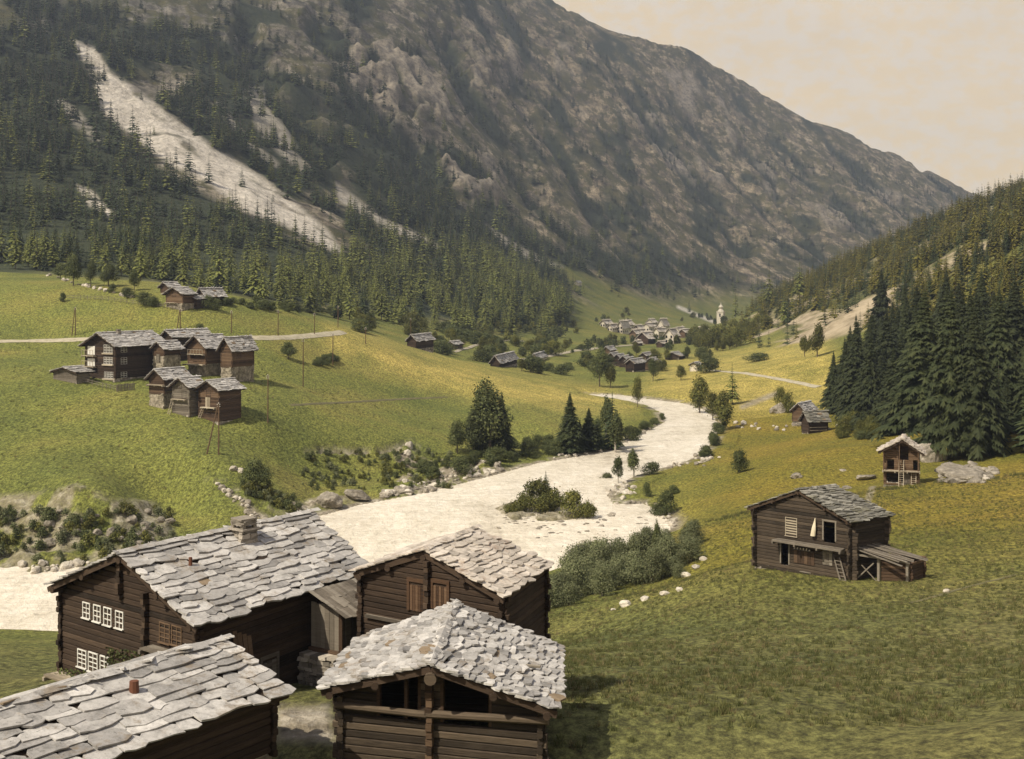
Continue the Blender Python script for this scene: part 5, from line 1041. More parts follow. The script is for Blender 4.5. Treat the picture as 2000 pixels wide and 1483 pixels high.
for (px, zt_, ln) in ((1756, 898, .9), (1780, 922, .5)):
    q, z1 = F_.sz('front', px, zt_); o_ = F_.ladder('front', q, -.1, z1, ln+.7, .62, M_PALE); o_.parent = None; o_.location = F_.o; tag(o_, ('long' if px < 1770 else 'short')+' pale ladder standing in front of the small two-storey barn', 'ladder')
F_.door('front', *F_.rect('front', 1765, 1777, 924, 948), M_GREY, 3, frame=False)
# ------------------------------------------------------------------ hamlet houses placed by their wall corners
def chalet(label, pxl, pxc, pxr, pyb, eave, apex, ang=-32, Y=None, cat='house', name='log_house', group=None, seed=1, ov=.6, y0=120, apex_at=.5, skew=0, ovf=None, **kw):
    """pxl/pxc/pxr: bearings of gable-left, near and far-right wall corners; pyb/eave/apex: heights seen at the near corner"""
    C = G(pxc, pyb, y0) if Y is None else pt(pxc, pyb, Y); a = math.radians(ang); g = Vector((math.cos(a), math.sin(a), 0)); r = Vector((-math.sin(a), math.cos(a), 0))
    ul, ur = (pxl-HX)/F, (pxr-HX)/F
    w = (C.x-ul*C.y)/(g.x-ul*g.y); L = (ur*C.y-C.x)/(r.x-ur*r.y); L = min(max(L, 3), 30); w = min(max(w, 3), 20)
    ze = CZ-(eave-HY)/F*C.y; m_ = C-g*w/2; za = CZ-(apex-HY)/F*m_.y; za = max(za, ze+.12*w)
    ovf = ov if ovf is None else ovf; k = (za-ze)/(w*apex_at)
    fr = C+g*ov-r*ovf; fl = C-g*(w+ov)-r*ovf; fa = C-g*w*(1-apex_at)-r*ovf; br = fr+r*(L+2*ovf); bl = fl+r*(L+2*ovf); ba = fa+r*(L+2*ovf)
    for p in (fr, br, fl, bl): p.z = ze-k*ov*.6
    fa.z = ba.z = za
    b0 = min(H(C.x, C.y), C.z, H((C-g*w).x, (C-g*w).y)+1.0)
    kw.setdefault('slabw', (.7, 1.4)); kw.setdefault('ex', .5); kw.setdefault('th', .09); kw.setdefault('logh', .34); kw.setdefault('inset', (ov, ov, ovf)); kw.setdefault('ext', .2)
    if 'storey_px' in kw: kw['storey'] = CZ-(kw.pop('storey_px')-HY)/F*C.y
    h = House(name, label, fl, fa, fr, bl, ba, br, b0, cat, group, seed, **kw); h.C = C; h.w = w; h.L = L; return h
LH = []
h = chalet('tall three-storey chalet with pale balconies, largest of the hamlet on the left slope', 168, 226, 318, 747, 675, 651, seed=61, ov=1.0, chimney=(.35, .1, .35, .5), wallmat=M_LOG, stone_h=.6)
for y0_, y1_, x0_, x1_ in ((674, 689, 203, 221), (698, 711, 203, 221), (727, 739, 204, 222)):
    r = h.rect('front', x0_, x1_, y0_, y1_); n = 3
    for i in range(3): w_ = (r[1]-r[0])/3; h.window('front', r[0]+w_*i+.1, r[0]+w_*(i+1)-.1, r[2], r[3], 2, 3, M_WHITE, .07)
    h.slab_board('front', r[0]-.2, r[1]+.2, r[2]-.35, .3, .3, M_PALE, 'flower_box', props=False)
for y0_, y1_ in ((676, 688), (699, 711), (727, 737)):
    h.window('right', *h.rect('right', 236, 247, y0_, y1_), 2, 3, M_WHITE, .07)
for y_ in (695, 716): q0, z = h.sz('front', 167, y_); q1, _ = h.sz('front', 189, y_); h.slab_board('front', q0, q1, z, 1.0, .12, M_PALE, 'balcony', rail=1.1); q2, z2 = h.sz('front', 171, y_); 
for y_ in (676, 700): h.door('front', *h.rect('front', 172, 186, y_, y_+17), M_WHITE, 4, 'balcony_door', frame=False, brace=False)
h1 = h
h = chalet('brown chalet on a pale stone base in the middle of the left hamlet', 368, 402, 444, 735, 677, 656, seed=62, ov=.9, wallmat=M_LOGR, storey_px=713)
q0, z = h.sz('front', 364, 712); q1, _ = h.sz('front', 402, 715); h.slab_board('front', q0, q1, z, 1.0, .2, M_PALE, 'gallery', rail=0)
for x0_, x1_ in ((378, 386), (389, 398)): h.window('front', *h.rect('front', x0_, x1_, 692, 706), 2, 3, M_LOGB, .08)
q0, z = h.sz('front', 372, 692); q1, _ = h.sz('front', 401, 692); h.slab_board('front', q0, q1, z, .8, .12, M_PALE, 'balcony', rail=.9)

h2 = h
h = chalet('reddish log chalet at the right end of the left hamlet, half behind the middle one', 441, 453, 495, 736, 681, 660, seed=63, ov=.7, wallmat=M_LOGR, Y=266, storey_px=719)
h.window('right', *h.rect('right', 462, 470, 690, 700), 2, 2, M_LOGB, .08)
chalet('low dark barn with grey roof at the back of the left hamlet', 322, 337, 408, 676, 657, 646, seed=64, ov=.7, wallmat=M_LOG, Y=285, name='log_barn', cat='barn')
h = chalet('short timber house wedged between the two big chalets of the left hamlet', 300, 321, 352, 712, 681, 668, seed=65, ov=.6, Y=262, wallmat=M_LOGB, storey_px=696)
h.door('front', *h.rect('front', 306, 313, 692, 708), M_GREY, 3, frame=False)
h = chalet('small barn with gallery, leftmost of the lower row in the left hamlet', 293, 321, 366, 790, 739, 722, seed=66, ov=.7, wallmat=M_LOGB, Y=240, name='log_barn', cat='barn', storey_px=771)
q0, z = h.sz('front', 292, 752); q1, _ = h.sz('front', 323, 754); h.slab_board('front', q0, q1, z, .7, .18, M_PALE, 'gallery')
h = chalet('narrow grey barn in the middle of the lower row in the left hamlet', 338, 370, 396, 808, 755, 739, seed=67, ov=.7, wallmat=M_GREY, Y=236, name='log_barn', cat='barn')
for r in ((347, 355, 745, 758), (356, 364, 763, 778)): h.window('front', *h.rect('front', *r), 1, 1, M_LOG, .1, 'opening')
q0, z = h.sz('front', 340, 780); q1, _ = h.sz('front', 366, 781); h.slab_board('front', q0, q1, z, .7, .15, M_PALE, 'gallery'); l_ = h.ladder('front', q0-.5, -.5, z, 1.4, .6, M_PALE)
h = chalet('dark barn with bright roof, rightmost of the lower row in the left hamlet', 389, 428, 469, 822, 761, 744, seed=68, ov=.7, wallmat=M_LOGB, Y=234, name='log_barn', cat='barn', stone_h=.6)
h.window('front', *h.rect('front', 404, 412, 762, 774), 1, 1, M_LOG, .1, 'opening'); h.window('front', *h.rect('front', 402, 412, 798, 808), 1, 1, M_LOG, .1, 'opening'); h.door('front', *h.rect('front', 402, 411, 776, 796), M_PALE, 3, frame=False, brace=False)
q0, z = h.sz('front', 398, 796); q1, _ = h.sz('front', 424, 798); h.slab_board('front', q0, q1, z, .8, .16, M_PALE, 'gallery'); h.ladder('front', q0-1.3, -.8, z, 1.2, .6, M_PALE, side=1.0)
h = chalet('low tumbledown lean-to at the left foot of the tall three-storey chalet', 106, 150, 172, 742, 727, 718, seed=69, ov=.6, wallmat=M_GREY, Y=254, name='lean_to_shed', cat='lean-to')
# upper hamlet
h = chalet('light brown barn on a white base, front house of the upper hamlet', 325, 357, 378, 608, 574, 562, seed=71, ov=.7, wallmat=M_LOGR, name='log_barn', cat='barn', storey_px=593)
h.window('front', *h.rect('front', 337, 344, 568, 579), 1, 1, M_LOG, .1, 'opening'); q0, z = h.sz('front', 326, 592); q1, _ = h.sz('front', 345, 592); h.slab_board('front', q0, q1, z, .6, .15, M_PALE, 'gallery')
chalet('small barn high behind the front house of the upper hamlet', 318, 330, 349, 576, 560, 552, seed=72, ov=.6, wallmat=M_LOGB, Y=335, name='log_barn', cat='barn')
chalet('pale-roofed barn at the right end of the upper hamlet', 394, 401, 437, 606, 577, 564, seed=73, ov=.6, wallmat=M_LOG, Y=330, name='log_barn', cat='barn')
chalet('low dark shed touching the front house of the upper hamlet', 377, 383, 397, 609, 584, 579, seed=74, ov=.4, wallmat=M_LOG, Y=322, name='log_barn', cat='shed')
# valley barns
kw = dict(slabw=(.9, 1.8), ex=.8, th=.12, logh=.5)
chalet('lone dark barn on the crest where the left meadow meets the valley', 804, 812, 846, 683, 665, 655, -20, seed=75, ov=.6, Y=428, name='log_barn', cat='barn', **kw)
chalet('tiny barn right of the lone dark barn on the crest', 883, 887, 903, 683, 673, 668, -20, seed=76, ov=.5, Y=500, wallmat=M_LOGB, name='log_barn', cat='barn', **kw)
chalet('barn with a large almost white roof below the valley road', 970, 975, 1010, 721, 708, 696, -12, seed=77, ov=.6, Y=440, name='log_barn', cat='barn', **kw)
chalet('pale little house on the valley road behind the white-roofed barn', 1043, 1050, 1068, 711, 700, 692, -12, seed=78, ov=.5, Y=520, plaster=True, **kw)
for i, (a, b, c, d, e_, f, Y_, mt, lb) in enumerate([(1190, 1200, 1211, 711, 697, 690, 520, M_LOGB, 'leftmost little barn of the valley hamlet'), (1201, 1212, 1222, 716, 700, 693, 512, M_LOG, 'second little barn from the left in the valley hamlet'), (1213, 1224, 1232, 718, 703, 696, 506, M_LOG, 'third little barn from the left in the valley hamlet'),
    (1226, 1236, 1243, 722, 706, 699, 500, M_LOGB, 'fourth little barn from the left in the valley hamlet'), (1234, 1238, 1259, 727, 710, 703, 488, M_LOG, 'dark barn with a wide pale roof in front of the valley hamlet'), (1260, 1282, 1290, 724, 708, 700, 500, M_LOGR, 'brown gabled barn at the right end of the valley hamlet'), (1255, 1262, 1274, 703, 695, 690, 560, M_LOG, 'low barn behind the valley hamlet'), (1300, 1326, 1337, 703, 696, 689, 600, M_LOG, 'dark shed with white roof between the valley hamlet and the spur'), (1186, 1190, 1202, 693, 684, 678, 600, M_LOGR, 'small barn left of the road bend before the village')]):
    chalet(lb, a, b, c, d, e_, f, -25, seed=80+i, ov=.5, y0=425, wallmat=mt, name='log_barn', cat='barn', **kw)
chalet('white field hut beside the round dark bush on the valley track', 1354, 1362, 1371, 723, 713, 709, -25, seed=91, ov=.4, Y=478, plaster=True, name='field_hut', cat='hut', **kw)
# village before the church
VILL = [(1172, 1182, 1196, 640, 632, 626, 1000, 'w', 'white house at the far left of the village'), (1186, 1196, 1208, 648, 640, 634, 960, 'w', 'low pale house with a light roof at the left of the village'), (1206, 1216, 1230, 652, 640, 628, 950, 'w', 'tall pale house with a steep roof in the left half of the village'), (1212, 1230, 1240, 645, 635, 626, 1000, 's', 'stone house behind the tall pale one in the village'),
 (1238, 1247, 1257, 650, 641, 636, 940, 'd', 'small dark house in the middle of the village'), (1243, 1266, 1283, 673, 662, 650, 830, 'd', 'big dark chalet in the front row of the village'), (1230, 1242, 1262, 662, 652, 645, 880, 'p', 'house with a long pale roof behind the big dark chalet'), (1256, 1268, 1280, 648, 638, 632, 960, 's', 'grey stone house beside the village centre'), (1262, 1275, 1284, 642, 630, 624, 1000, 'w', 'narrow white house at the back of the village'), (1284, 1296, 1307, 650, 636, 624, 960, 's', 'high brown-roofed house at the back of the village'),
 (1276, 1287, 1296, 662, 648, 641, 890, 's', 'sand-coloured house left of the white school-like building'), (1285, 1297, 1303, 658, 648, 642, 900, 's', 'small stone house behind the white building'), (1297, 1316, 1327, 672, 656, 643, 840, 'w', 'big cream building with rows of windows, brightest of the village'), (1316, 1327, 1340, 655, 646, 640, 900, 's', 'stone house behind the big cream building'), (1326, 1338, 1350, 660, 650, 644, 900, 'p', 'low house at the right end of the village'), (1283, 1292, 1300, 679, 671, 667, 800, 'd', 'dark shed on the road below the village'),
 (1240, 1246, 1254, 676, 670, 666, 810, 'd', 'dark shed at the left foot of the big dark chalet')]
for i, (a, b, c, d, e_, f, Y_, mt, lb) in enumerate(VILL):
    hh_ = chalet(lb, a, b, c, d, e_, f, -30, seed=120+i, ov=.5, y0=700, plaster=mt in 'ws', wallmat={'d': M_LOGB, 'p': M_LOGR}.get(mt), name='village_house', slabw=(1.5, 3), ex=1.6, th=.15, logh=1.0, roofmat=M_SLABV)
    if mt in 'ws':
        n = max(2, int(hh_.w/2.6)); fl_ = max(1, int((hh_.zt(0)+.2)/2.8))
        for q in range(n):
            for z_ in range(fl_+(1 if mt == 'w' else 0)):
                zz = .9+2.7*z_
                s_ = hh_.w*(q+.5)/n-.5
                if zz+1.4 < hh_.zt(s_+.5): hh_.window('front', s_, s_+1.0, zz, zz+1.4, 1, 1, M_LOGB, .1)
        for q in range(max(1, int(hh_.L/3.2))): 
            for z_ in range(fl_):
                s_ = 1+3.1*q; zz = .9+2.7*z_
                if zz+1.5 < hh_.P[2].z and s_+1 < hh_.Ln: hh_.window('right', s_, s_+1.0, zz, zz+1.4, 1, 1, M_LOGB, .1)
# church on its knoll
Yc = 1100.0; c = pt(1408, 636, Yc); e = empty('church', c, -.45, 'white church with onion-topped bell tower on the knoll above the village', 'church')
m = MB(); m.box(-2.9, 2.9, -2.9, 2.9, -6, 11.5, .5); m.box(-3.2, 3.2, -3.2, 3.2, 11.5, 12.1, .5); m.build('bell_tower', M_PLAST, e)
m = MB()
pr = [(3.0, 12.1), (2.6, 13.0), (1.7, 14.0), (1.5, 14.6), (2.1, 15.4), (2.2, 16.1), (1.5, 17.1), (.7, 17.9), (.3, 18.8), (.08, 20.6)]
for (r0, z0), (r1, z1) in zip(pr, pr[1:]):
    for i in range(10):
        t0, t1 = 2*math.pi*i/10, 2*math.pi*(i+1)/10; m.poly([(r0*math.cos(t0), r0*math.sin(t0), z0), (r0*math.cos(t1), r0*math.sin(t1), z0), (r1*math.cos(t1), r1*math.sin(t1), z1), (r1*math.cos(t0), r1*math.sin(t0), z1)], .5)
k = NT('pale_metal_roof', .5); M_ONION = k.done((.50, .46, .38)); m.build('onion_dome', M_ONION, e, True)
for i in range(4):
    R = Matrix.Rotation(math.pi/2*i, 4, 'Z'); m = MB(); m.box(-.6, .6, -2.96, -2.7, 7.6, 10.4, .2, R); m.build('belfry_opening', M_GLASS, e)
m = MB(); m.box(-4.2, 4.2, 2.9, 16, -8, 2.2, .5); m.shape([(-4.2, 2.9, 2.2), (4.2, 2.9, 2.2), (0, 2.9, 5.8), (-4.2, 16, 2.2), (4.2, 16, 2.2), (0, 16, 5.8)], [(0, 1, 2), (3, 5, 4)]); m.build('nave', M_PLAST, e)
m = MB(); flat_board(m, (-4.8, 2.6, 1.9), (-4.8, 16.4, 1.9), (0, 16.4, 6.1), (0, 2.6, 6.1), .2); flat_board(m, (4.8, 2.6, 1.9), (0, 2.6, 6.1), (0, 16.4, 6.1), (4.8, 16.4, 1.9), .2); m.build('nave_roof', M_SLABW, e)
c = pt(1378, 641, 1060); 
# huts far up
chalet('tiny pale hut among the larches high on the right spur', 1827, 1834, 1845, 497, 490, 486, -25, seed=140, ov=.4, y0=400, name='mountain_hut', cat='hut', wallmat=M_LOGR, **kw)
chalet('tiny hut alone on the high alp left of the church', 1122, 1127, 1136, 558, 552, 549, -25, seed=141, ov=.5, y0=700, name='mountain_hut', cat='hut', plaster=True, **kw)
# barns at the left tip of the dark wood
kw2 = dict(slabw=(.7, 1.4), ex=.5, th=.1, logh=.33)
h = chalet('small stone-based barn left of the mossy-roofed one by the boulders', 1551, 1571, 1592, 821, 802, 789, -35, seed=92, ov=.5, Y=308, wallmat=M_LOGR, name='log_barn', cat='barn', stone_h=1.0, **kw2)
h = chalet('mossy-roofed barn with open railed front at the tip of the dark wood', 1574, 1580, 1616, 839, 822, 805, -72, seed=93, ov=.5, Y=292, wallmat=M_LOG, name='log_barn', cat='barn', roofmat=M_SLABD, **kw2)
for z_ in (.7, 1.4): h.slab_board('right', .2, h.Ln-.2, z_, .2, .1, M_PALE, 'rail', props=False)

# ------------------------------------------------------------------ rocks
from mathutils import noise
def rock_mesh(seed, flat=.7, sub=3):
    bm = bmesh.new(); bmesh.ops.create_icosphere(bm, subdivisions=sub, radius=1); rg = random.Random(seed); pl = []
    for i in range(14):
        d = Vector((rg.gauss(0, 1), rg.gauss(0, 1), rg.gauss(0, 1))).normalized(); pl.append((d, rg.uniform(.62, .95)))
    for v in bm.verts:
        p = v.co.copy()
        for d, k in pl:
            q = p.dot(d)
            if q > k: p -= d*(q-k)*.92
        p *= 1+.13*noise.fractal(p*2.2+Vector((seed, 0, 0)), 1.0, 2.0, 4)+.05*(rg.random()-.5); v.co = Vector((p.x, p.y, p.z*flat))
    me = bpy.data.meshes.new('rock'); bm.to_mesh(me); bm.free(); return me
def rock_mat(name, a, b, c):
    k = NT(name, .9); p = k.pos(); q = k.noise(.8, p, 8, .75); col = k.ramp(q, [(.3, a), (.5, b), (.7, c)]); col = k.mix(.6, col, k.ramp(k.rnd(), [(0, .65), (1., 1.25)]), 'MULTIPLY'); k.bump(k.noise(1.5, p, 8, .8), .8, .3); return k.done(col)
M_ROCK = rock_mat('grey_rock', (.10, .092, .075), (.24, .215, .18), (.44, .40, .34)); M_PROCK = rock_mat('pale_rock', (.28, .25, .21), (.48, .44, .38), (.68, .64, .57))
RM = [rock_mesh(i, .62+.08*(i % 4), 3) for i in range(6)]; RMP = [m_.copy() for m_ in RM]
for a in RM: a.materials.append(M_ROCK)
for a in RMP: a.materials.append(M_PROCK)
BM = [rock_mesh(40+i, .8, 4) for i in range(3)]
for a in BM: a.materials.append(M_ROCK)
def rock(px, py, wpx, label, group=None, pale=False, big=False, hf=1.0, y0=60, wz=None, rg=random):
    g = G(px, py, y0); w = wpx/F*g.y/2; o = link('boulder' if w > .5 else 'stone', rg.choice(BM if big else (RMP if pale else RM))); o.location = (g.x, g.y, g.z+w*.25*hf if wz is None else wz); o.rotation_euler = (rg.uniform(-.3, .3), rg.uniform(-.3, .3), rg.uniform(0, 6.28)); o.scale = (w, w*rg.uniform(.7, 1.1), w*hf); tag(o, label, 'boulder' if w > .5 else 'stone', group); return o
rg = random.Random(77)
for a in ((640, 988, 74, 'largest mossy boulder of the bank wall just beyond the big slab roof', .7), (700, 974, 60, 'second large boulder of the bank wall going upstream', .55), (1520, 806, 34, 'big grey boulder under the bushy tree left of the two barns', 1.1), (1818, 900, 62, 'big grey boulder directly behind the small two-storey barn', 1.35), (1555, 934, 26, 'grey boulder lying alone on the right meadow', .8), (1692, 936, 40, 'flat pale outcrop left of the small two-storey barn', .5), (1655, 955, 20, 'small stone between the meadow barn and the pale outcrop', .6), (1646, 920, 16, 'white stone in the meadow left of the pale outcrop', .5)):
    rock(a[0], a[1], a[2], a[3], big=True, hf=a[4], rg=rg)
for i in range(30):
    f = rg.random(); px = 745+f*112; rock(px, 968-14*f+rg.uniform(-5, 5), rg.uniform(8, 26), 'rough stone in the dam of boulders along the far bank', 'stones of the far bank dam', hf=.8, rg=rg, pale=rg.random() < .4)
for i in range(70):
    f = rg.random(); px = np.interp(f, [0, 1], [780, 985]); rock(px, np.interp(px, [780, 900, 985], [960, 938, 920])-rg.random()**2*30, rg.uniform(5, 17), 'stone at the foot of the broken far bank', 'stones at the foot of the far bank', pale=rg.random() < .5, rg=rg)
for i in range(34):
    px = rg.uniform(1080, 1300); py = np.interp(px, [1080, 1190, 1240, 1300], [896, 878, 855, 822])+rg.uniform(-4, 2); rock(px, py, rg.uniform(4, 12), 'stone edging the river below the spruces', 'stones edging the river below the spruces', rg=rg, pale=rg.random() < .5)
for (cx, cy, rx, ry, n, pl) in ((1215, 958, 35, 14, 40, .9), (1245, 985, 40, 4, 12, .5), (1305, 1018, 22, 14, 26, .9), (1270, 1062, 30, 16, 26, .9), (1375, 895, 26, 12, 26, .6), (1320, 908, 30, 5, 16, .8)):
    for i in range(n): rock(cx+rg.gauss(0, .5)*rx, cy+rg.gauss(0, .5)*ry, rg.uniform(4, 15), 'pale stone in the rubble along the near river bank', 'rubble along the near river bank', pale=rg.random() < pl, rg=rg, y0=130)
for px, py, w_ in ((1224, 1198, 34), (1262, 1186, 22), (1300, 1176, 26), (1330, 1168, 20), (1342, 1140, 30), (1362, 1124, 22), (1310, 1128, 26), (1376, 1108, 20), (1200, 1206, 14)): rock(px-2, py-14, w_*.9, 'white stone in the row edging the willow thicket', 'row of white stones by the willow thicket', pale=True, rg=rg, hf=.7)
for i in range(70):                          # stones showing through the shallows round the island
    px, py = (1060+rg.gauss(0, 1)*55, 1035+rg.gauss(0, 1)*18) if i % 3 else (1200+rg.gauss(0, 1)*45, 1040+rg.gauss(0, 1)*14)
    if not (960 < px < 1280): continue
    o = rock(px, py, rg.uniform(5, 17), 'flat wet stone in the shallows around the river island', 'stones in the shallows', rg=rg, hf=.45, y0=120); o.location.z = float(zriver(o.location.y))+.02
for px, py, w_, hf in ():
    o = rock(px, py, w_, 'gravel bar under the bushes of the river island', 'gravel bars of the island', rg=rg, hf=hf, y0=120, big=True); o.location.z = float(zriver(o.location.y))-.1
rock(1885, 935, 100, 'overgrown rocky mound carrying the rubble at the right edge', big=True, hf=.5, rg=rg)
for i in range(60):                          # rubble wall at the right
    f = rg.random(); rock(1838+f*110, 942+rg.uniform(-36, 2)*(1-abs(f-.55)), rg.uniform(12, 30), 'stone of the rubble heap under the spruces at the right edge', 'rubble heap at the right edge', rg=rg, pale=rg.random() < .08, hf=.6)
for i in range(26): rock(rg.uniform(1430, 1680), 838+rg.uniform(-14, 4), rg.uniform(5, 14), 'stone along the old wall before the two barns at the wood tip', 'stones of the old field wall', rg=rg, pale=rg.random() < .6)
for i in range(24): rock(rg.uniform(85, 330), np.interp(px, [85, 330], [985, 1010])+rg.uniform(-10, 60), rg.uniform(8, 30), 'rock in the scrubby cut bank at the left', 'rocks of the left cut bank', rg=rg)
for i in range(30):
    f = rg.random(); rock(430+f*100+rg.uniform(-6, 6), 955+f*85+rg.uniform(-14, 6), rg.uniform(6, 18), 'stone in the gully running down to the far bank', 'stones of the bank gully', rg=rg, pale=rg.random() < .5)
for i in range(36):
    f = rg.random(); rock(88+f*170, 538+f*44+rg.uniform(-2, 2), rg.uniform(6, 11), 'stone of the ruined wall above the upper meadow', 'stones of the ruined upper wall', rg=rg, pale=rg.random() < .6, y0=200)
for i in range(60):
    f = rg.random(); rock(40+f*220, 1100+abs(rg.gauss(0, 1))*16, rg.uniform(7, 24), 'white river boulder on the shore beyond the big house', 'boulders on the shore beyond the big house', rg=rg, pale=True, y0=120)
for a in ((1018, 0),): pass
for px, py, w_ in ((455, 918, 20), (470, 922, 16), (800, 876, 26), (795, 888, 18), (1848, 1157, 14), (1690, 1112, 12), (1385, 655, 30), (1378, 662, 24), (1372, 648, 26)):
    rock(px, py, w_, 'pale stone lying in the open grass', 'single stones in the grass', rg=rg, pale=True)
# scrub of the left cut bank and of the far bank slopes
SB = []
for i in range(150): g_ = G(rg.uniform(-40, 335), rg.uniform(1000, 1104), 120); SB.append((g_.x, g_.y, g_.z, rg.uniform(.7, 2.0)))
for i in range(60): f = rg.random(); g_ = G(470+f*110+rg.uniform(-8, 20), 950+f*55+rg.uniform(-16, 8), 120); SB.append((g_.x, g_.y, g_.z, rg.uniform(.6, 1.6)))
for i in range(170): g_ = G(rg.uniform(590, 880), rg.uniform(886, 958), 120); SB.append((g_.x, g_.y, g_.z, rg.uniform(.35, 1.5)))
SB = np.array(SB); WK = leafmass(7, M_WIL, 1.4, .02)
mass('bank_scrub', 'low mixed scrub over the broken slopes of the far river bank', SB[:, :3], SB[:, 3], [LK[0], LK[1], WK], RNG.integers(0, 3, len(SB)))

# ------------------------------------------------------------------ roads, paths, walls, fences, poles
def strip(name, label, pts, w, mat, lift=.10, y0=150, seg=6):
    P_ = [];
    for (x0, a0), (x1, a1) in zip(pts, pts[1:]):
        n = max(2, int(math.hypot(x1-x0, a1-a0)/seg))
        for i in range(n): P_.append(G(x0+(x1-x0)*i/n, a0+(a1-a0)*i/n, y0))
    P_.append(G(*pts[-1], y0)); Q_ = []
    for i, p in enumerate(P_):                      # smoothing of the draped line
        a = P_[max(0, i-2):i+3]; Q_.append(Vector((sum(v.x for v in a)/len(a), sum(v.y for v in a)/len(a), 0)))
    m = MB(); rows = []
    for i, p in enumerate(Q_):
        d = (Q_[min(i+1, len(Q_)-1)]-Q_[max(i-1, 0)]).normalized(); n_ = Vector((d.y, -d.x, 0)); row = []
        for k_ in (-1, -.5, 0, .5, 1): q = p+n_*w/2*k_*random.uniform(.92, 1.08); row.append((q.x, q.y, H(q.x, q.y)+lift*(1-.6*abs(k_))))
        rows.append(row)
    for a, b in zip(rows, rows[1:]):
        for j in range(4): m.poly([a[j], a[j+1], b[j+1], b[j]], .5)
    return tag(m.build(name, mat), label, kind='structure')
k = NT('pale_track', .95); p = k.pos(); M_TRACK = k.done(k.ramp(k.noise(.8, p, 6, .75), [(.3, (.24, .215, .15)), (.6, (.42, .38, .29))]))
k = NT('trodden_path', .95); p = k.pos(); M_PATH = k.done(k.ramp(k.noise(.8, p, 6, .75), [(.3, (.07, .065, .03)), (.6, (.15, .135, .07))]))
strip('road', 'pale mountain road crossing behind the left hamlet', [(-40, 668), (100, 666), (200, 662), (300, 664), (400, 664), (480, 661), (560, 660), (610, 656), (650, 652), (690, 647)], 2.5, M_TRACK, .18)
strip('road', 'pale road running up the valley towards the village', [(1012, 704), (1060, 698), (1100, 690), (1150, 682), (1190, 678), (1230, 675), (1300, 668)], 4.0, M_TRACK, .45, 420)
strip('path', 'pale track across the yellow field on the right', [(1371, 722), (1400, 725), (1450, 729), (1500, 737), (1560, 748), (1606, 758)], 2.4, M_TRACK, .2, 330)
strip('path', 'faint path across the left meadow', [(560, 792), (620, 789), (700, 785), (780, 780), (880, 776)], 1.0, M_PATH, .1)
strip('path', 'narrow trodden path across the near right meadow', [(1770, 1180), (1820, 1168), (1870, 1152), (1925, 1138), (1990, 1122)], .4, M_PATH, .06, 60)
strip('path', 'faint path along the fields in the valley', [(880, 690), (940, 672), (985, 664), (1030, 668)], 1.8, M_TRACK, .4, 420)
def fence(label, pts, n, hgt, y0=150, rails=2, r=.06):
    P_ = []
    for i in range(n+1):
        f = i/n*(len(pts)-1); a = min(int(f), len(pts)-2); t = f-a; P_.append(G(pts[a][0]+(pts[a+1][0]-pts[a][0])*t, pts[a][1]+(pts[a+1][1]-pts[a][1])*t, y0))
    o = P_[0].copy(); e = empty('pole_fence', o, 0, label, 'fence')
    for p in P_: m = MB(); q = p-o; m.bar(q-Vector((0, 0, .3)), q+Vector((random.uniform(-.05, .05), 0, hgt)), r, 6); m.build('post', M_GREY, e)
    for k_ in range(rails):
        m = MB()
        for a, b in zip(P_, P_[1:]): z = Vector((0, 0, hgt*(.45+.4*k_))); m.bar(a-o+z, b-o+z+Vector((0, 0, random.uniform(-.05, .05))), r*.8, 5)
        m.build('rail', M_GREY, e)
fence('long dark pole fence crossing the upper meadow to the upper hamlet', [(128, 585), (200, 587), (260, 595), (320, 602), (350, 608)], 20, 1.2)
fence('low rail fence below the tall three-storey chalet', [(112, 742), (160, 748), (200, 758), (230, 765)], 12, 1.1)
fence('short picket fence at the right foot of the tall three-storey chalet', [(228, 765), (262, 762)], 14, 1.4, r=.09)
def pole(px, pyb, ptop, label, pair=None, group=None, arms=True):
    """telegraph pole, single or as a pair of legs meeting at the top"""
    g = G(px, pyb, 150); h_ = (pyb-ptop)/F*g.y; e = empty('telegraph_pole', g, 0, label, 'pole', group); m = MB(); m.bar((0, 0, -.4), (.05, 0, h_), .13, 8, .09); m.build('pole', M_LOGR, e)
    if pair:
        g2 = G(pair[0], pair[1], 150); m = MB(); q = g2-g; m.bar(q-Vector((0, 0, .4)), Vector((-.1, 0, h_*.98)), .13, 8, .09); m.build('pole', M_LOGR, e)
    if arms:
        m = MB(); m.box(-.06, .06, -.05, .05, h_-.05, h_+.12)
        for z in (.25, .6):
            for s in (-1, 1): m.bar((0, 0, h_-z), (s*.22, -.05, h_-z+.03), .02, 5); m.bar((s*.22, -.05, h_-z+.03), (s*.22, -.05, h_-z+.16), .05, 6)
        m.build('insulator', M_WHITE, e)
    return g+Vector((0, 0, h_))
tops = {}
tops['a'] = pole(427, 888, 788, 'tall two-legged telegraph pole standing nearest in the left meadow', (403, 887))
tops['b'] = pole(523, 826, 733, 'telegraph pole right of the dark barn of the lower row')
tops['c'] = pole(592, 756, 662, 'tall thin telegraph pole on the left meadow slope')
tops['l'] = pole(147, 655, 601, 'two-legged telegraph pole above the road at the far left', (140, 655))
tops['m'] = pole(352, 645, 604, 'two-legged telegraph pole between upper and lower hamlet', (345, 646))
tops['n'] = pole(452, 650, 607, 'telegraph pole in the upper meadow left of the road bend')
tops['o'] = pole(543, 656, 606, 'telegraph pole above the road right of the left hamlet')
tops['p'] = pole(614, 653, 612, 'telegraph pole beside the road where it climbs to the crest')
tops['q'] = pole(714, 672, 640, 'telegraph pole standing on the crest of the left meadow')
tops['r'] = pole(650, 714, 652, 'thin telegraph pole above the thorny bushes on the left slope')
tops['s'] = pole(660, 640, 598, 'telegraph pole in front of the forest edge')
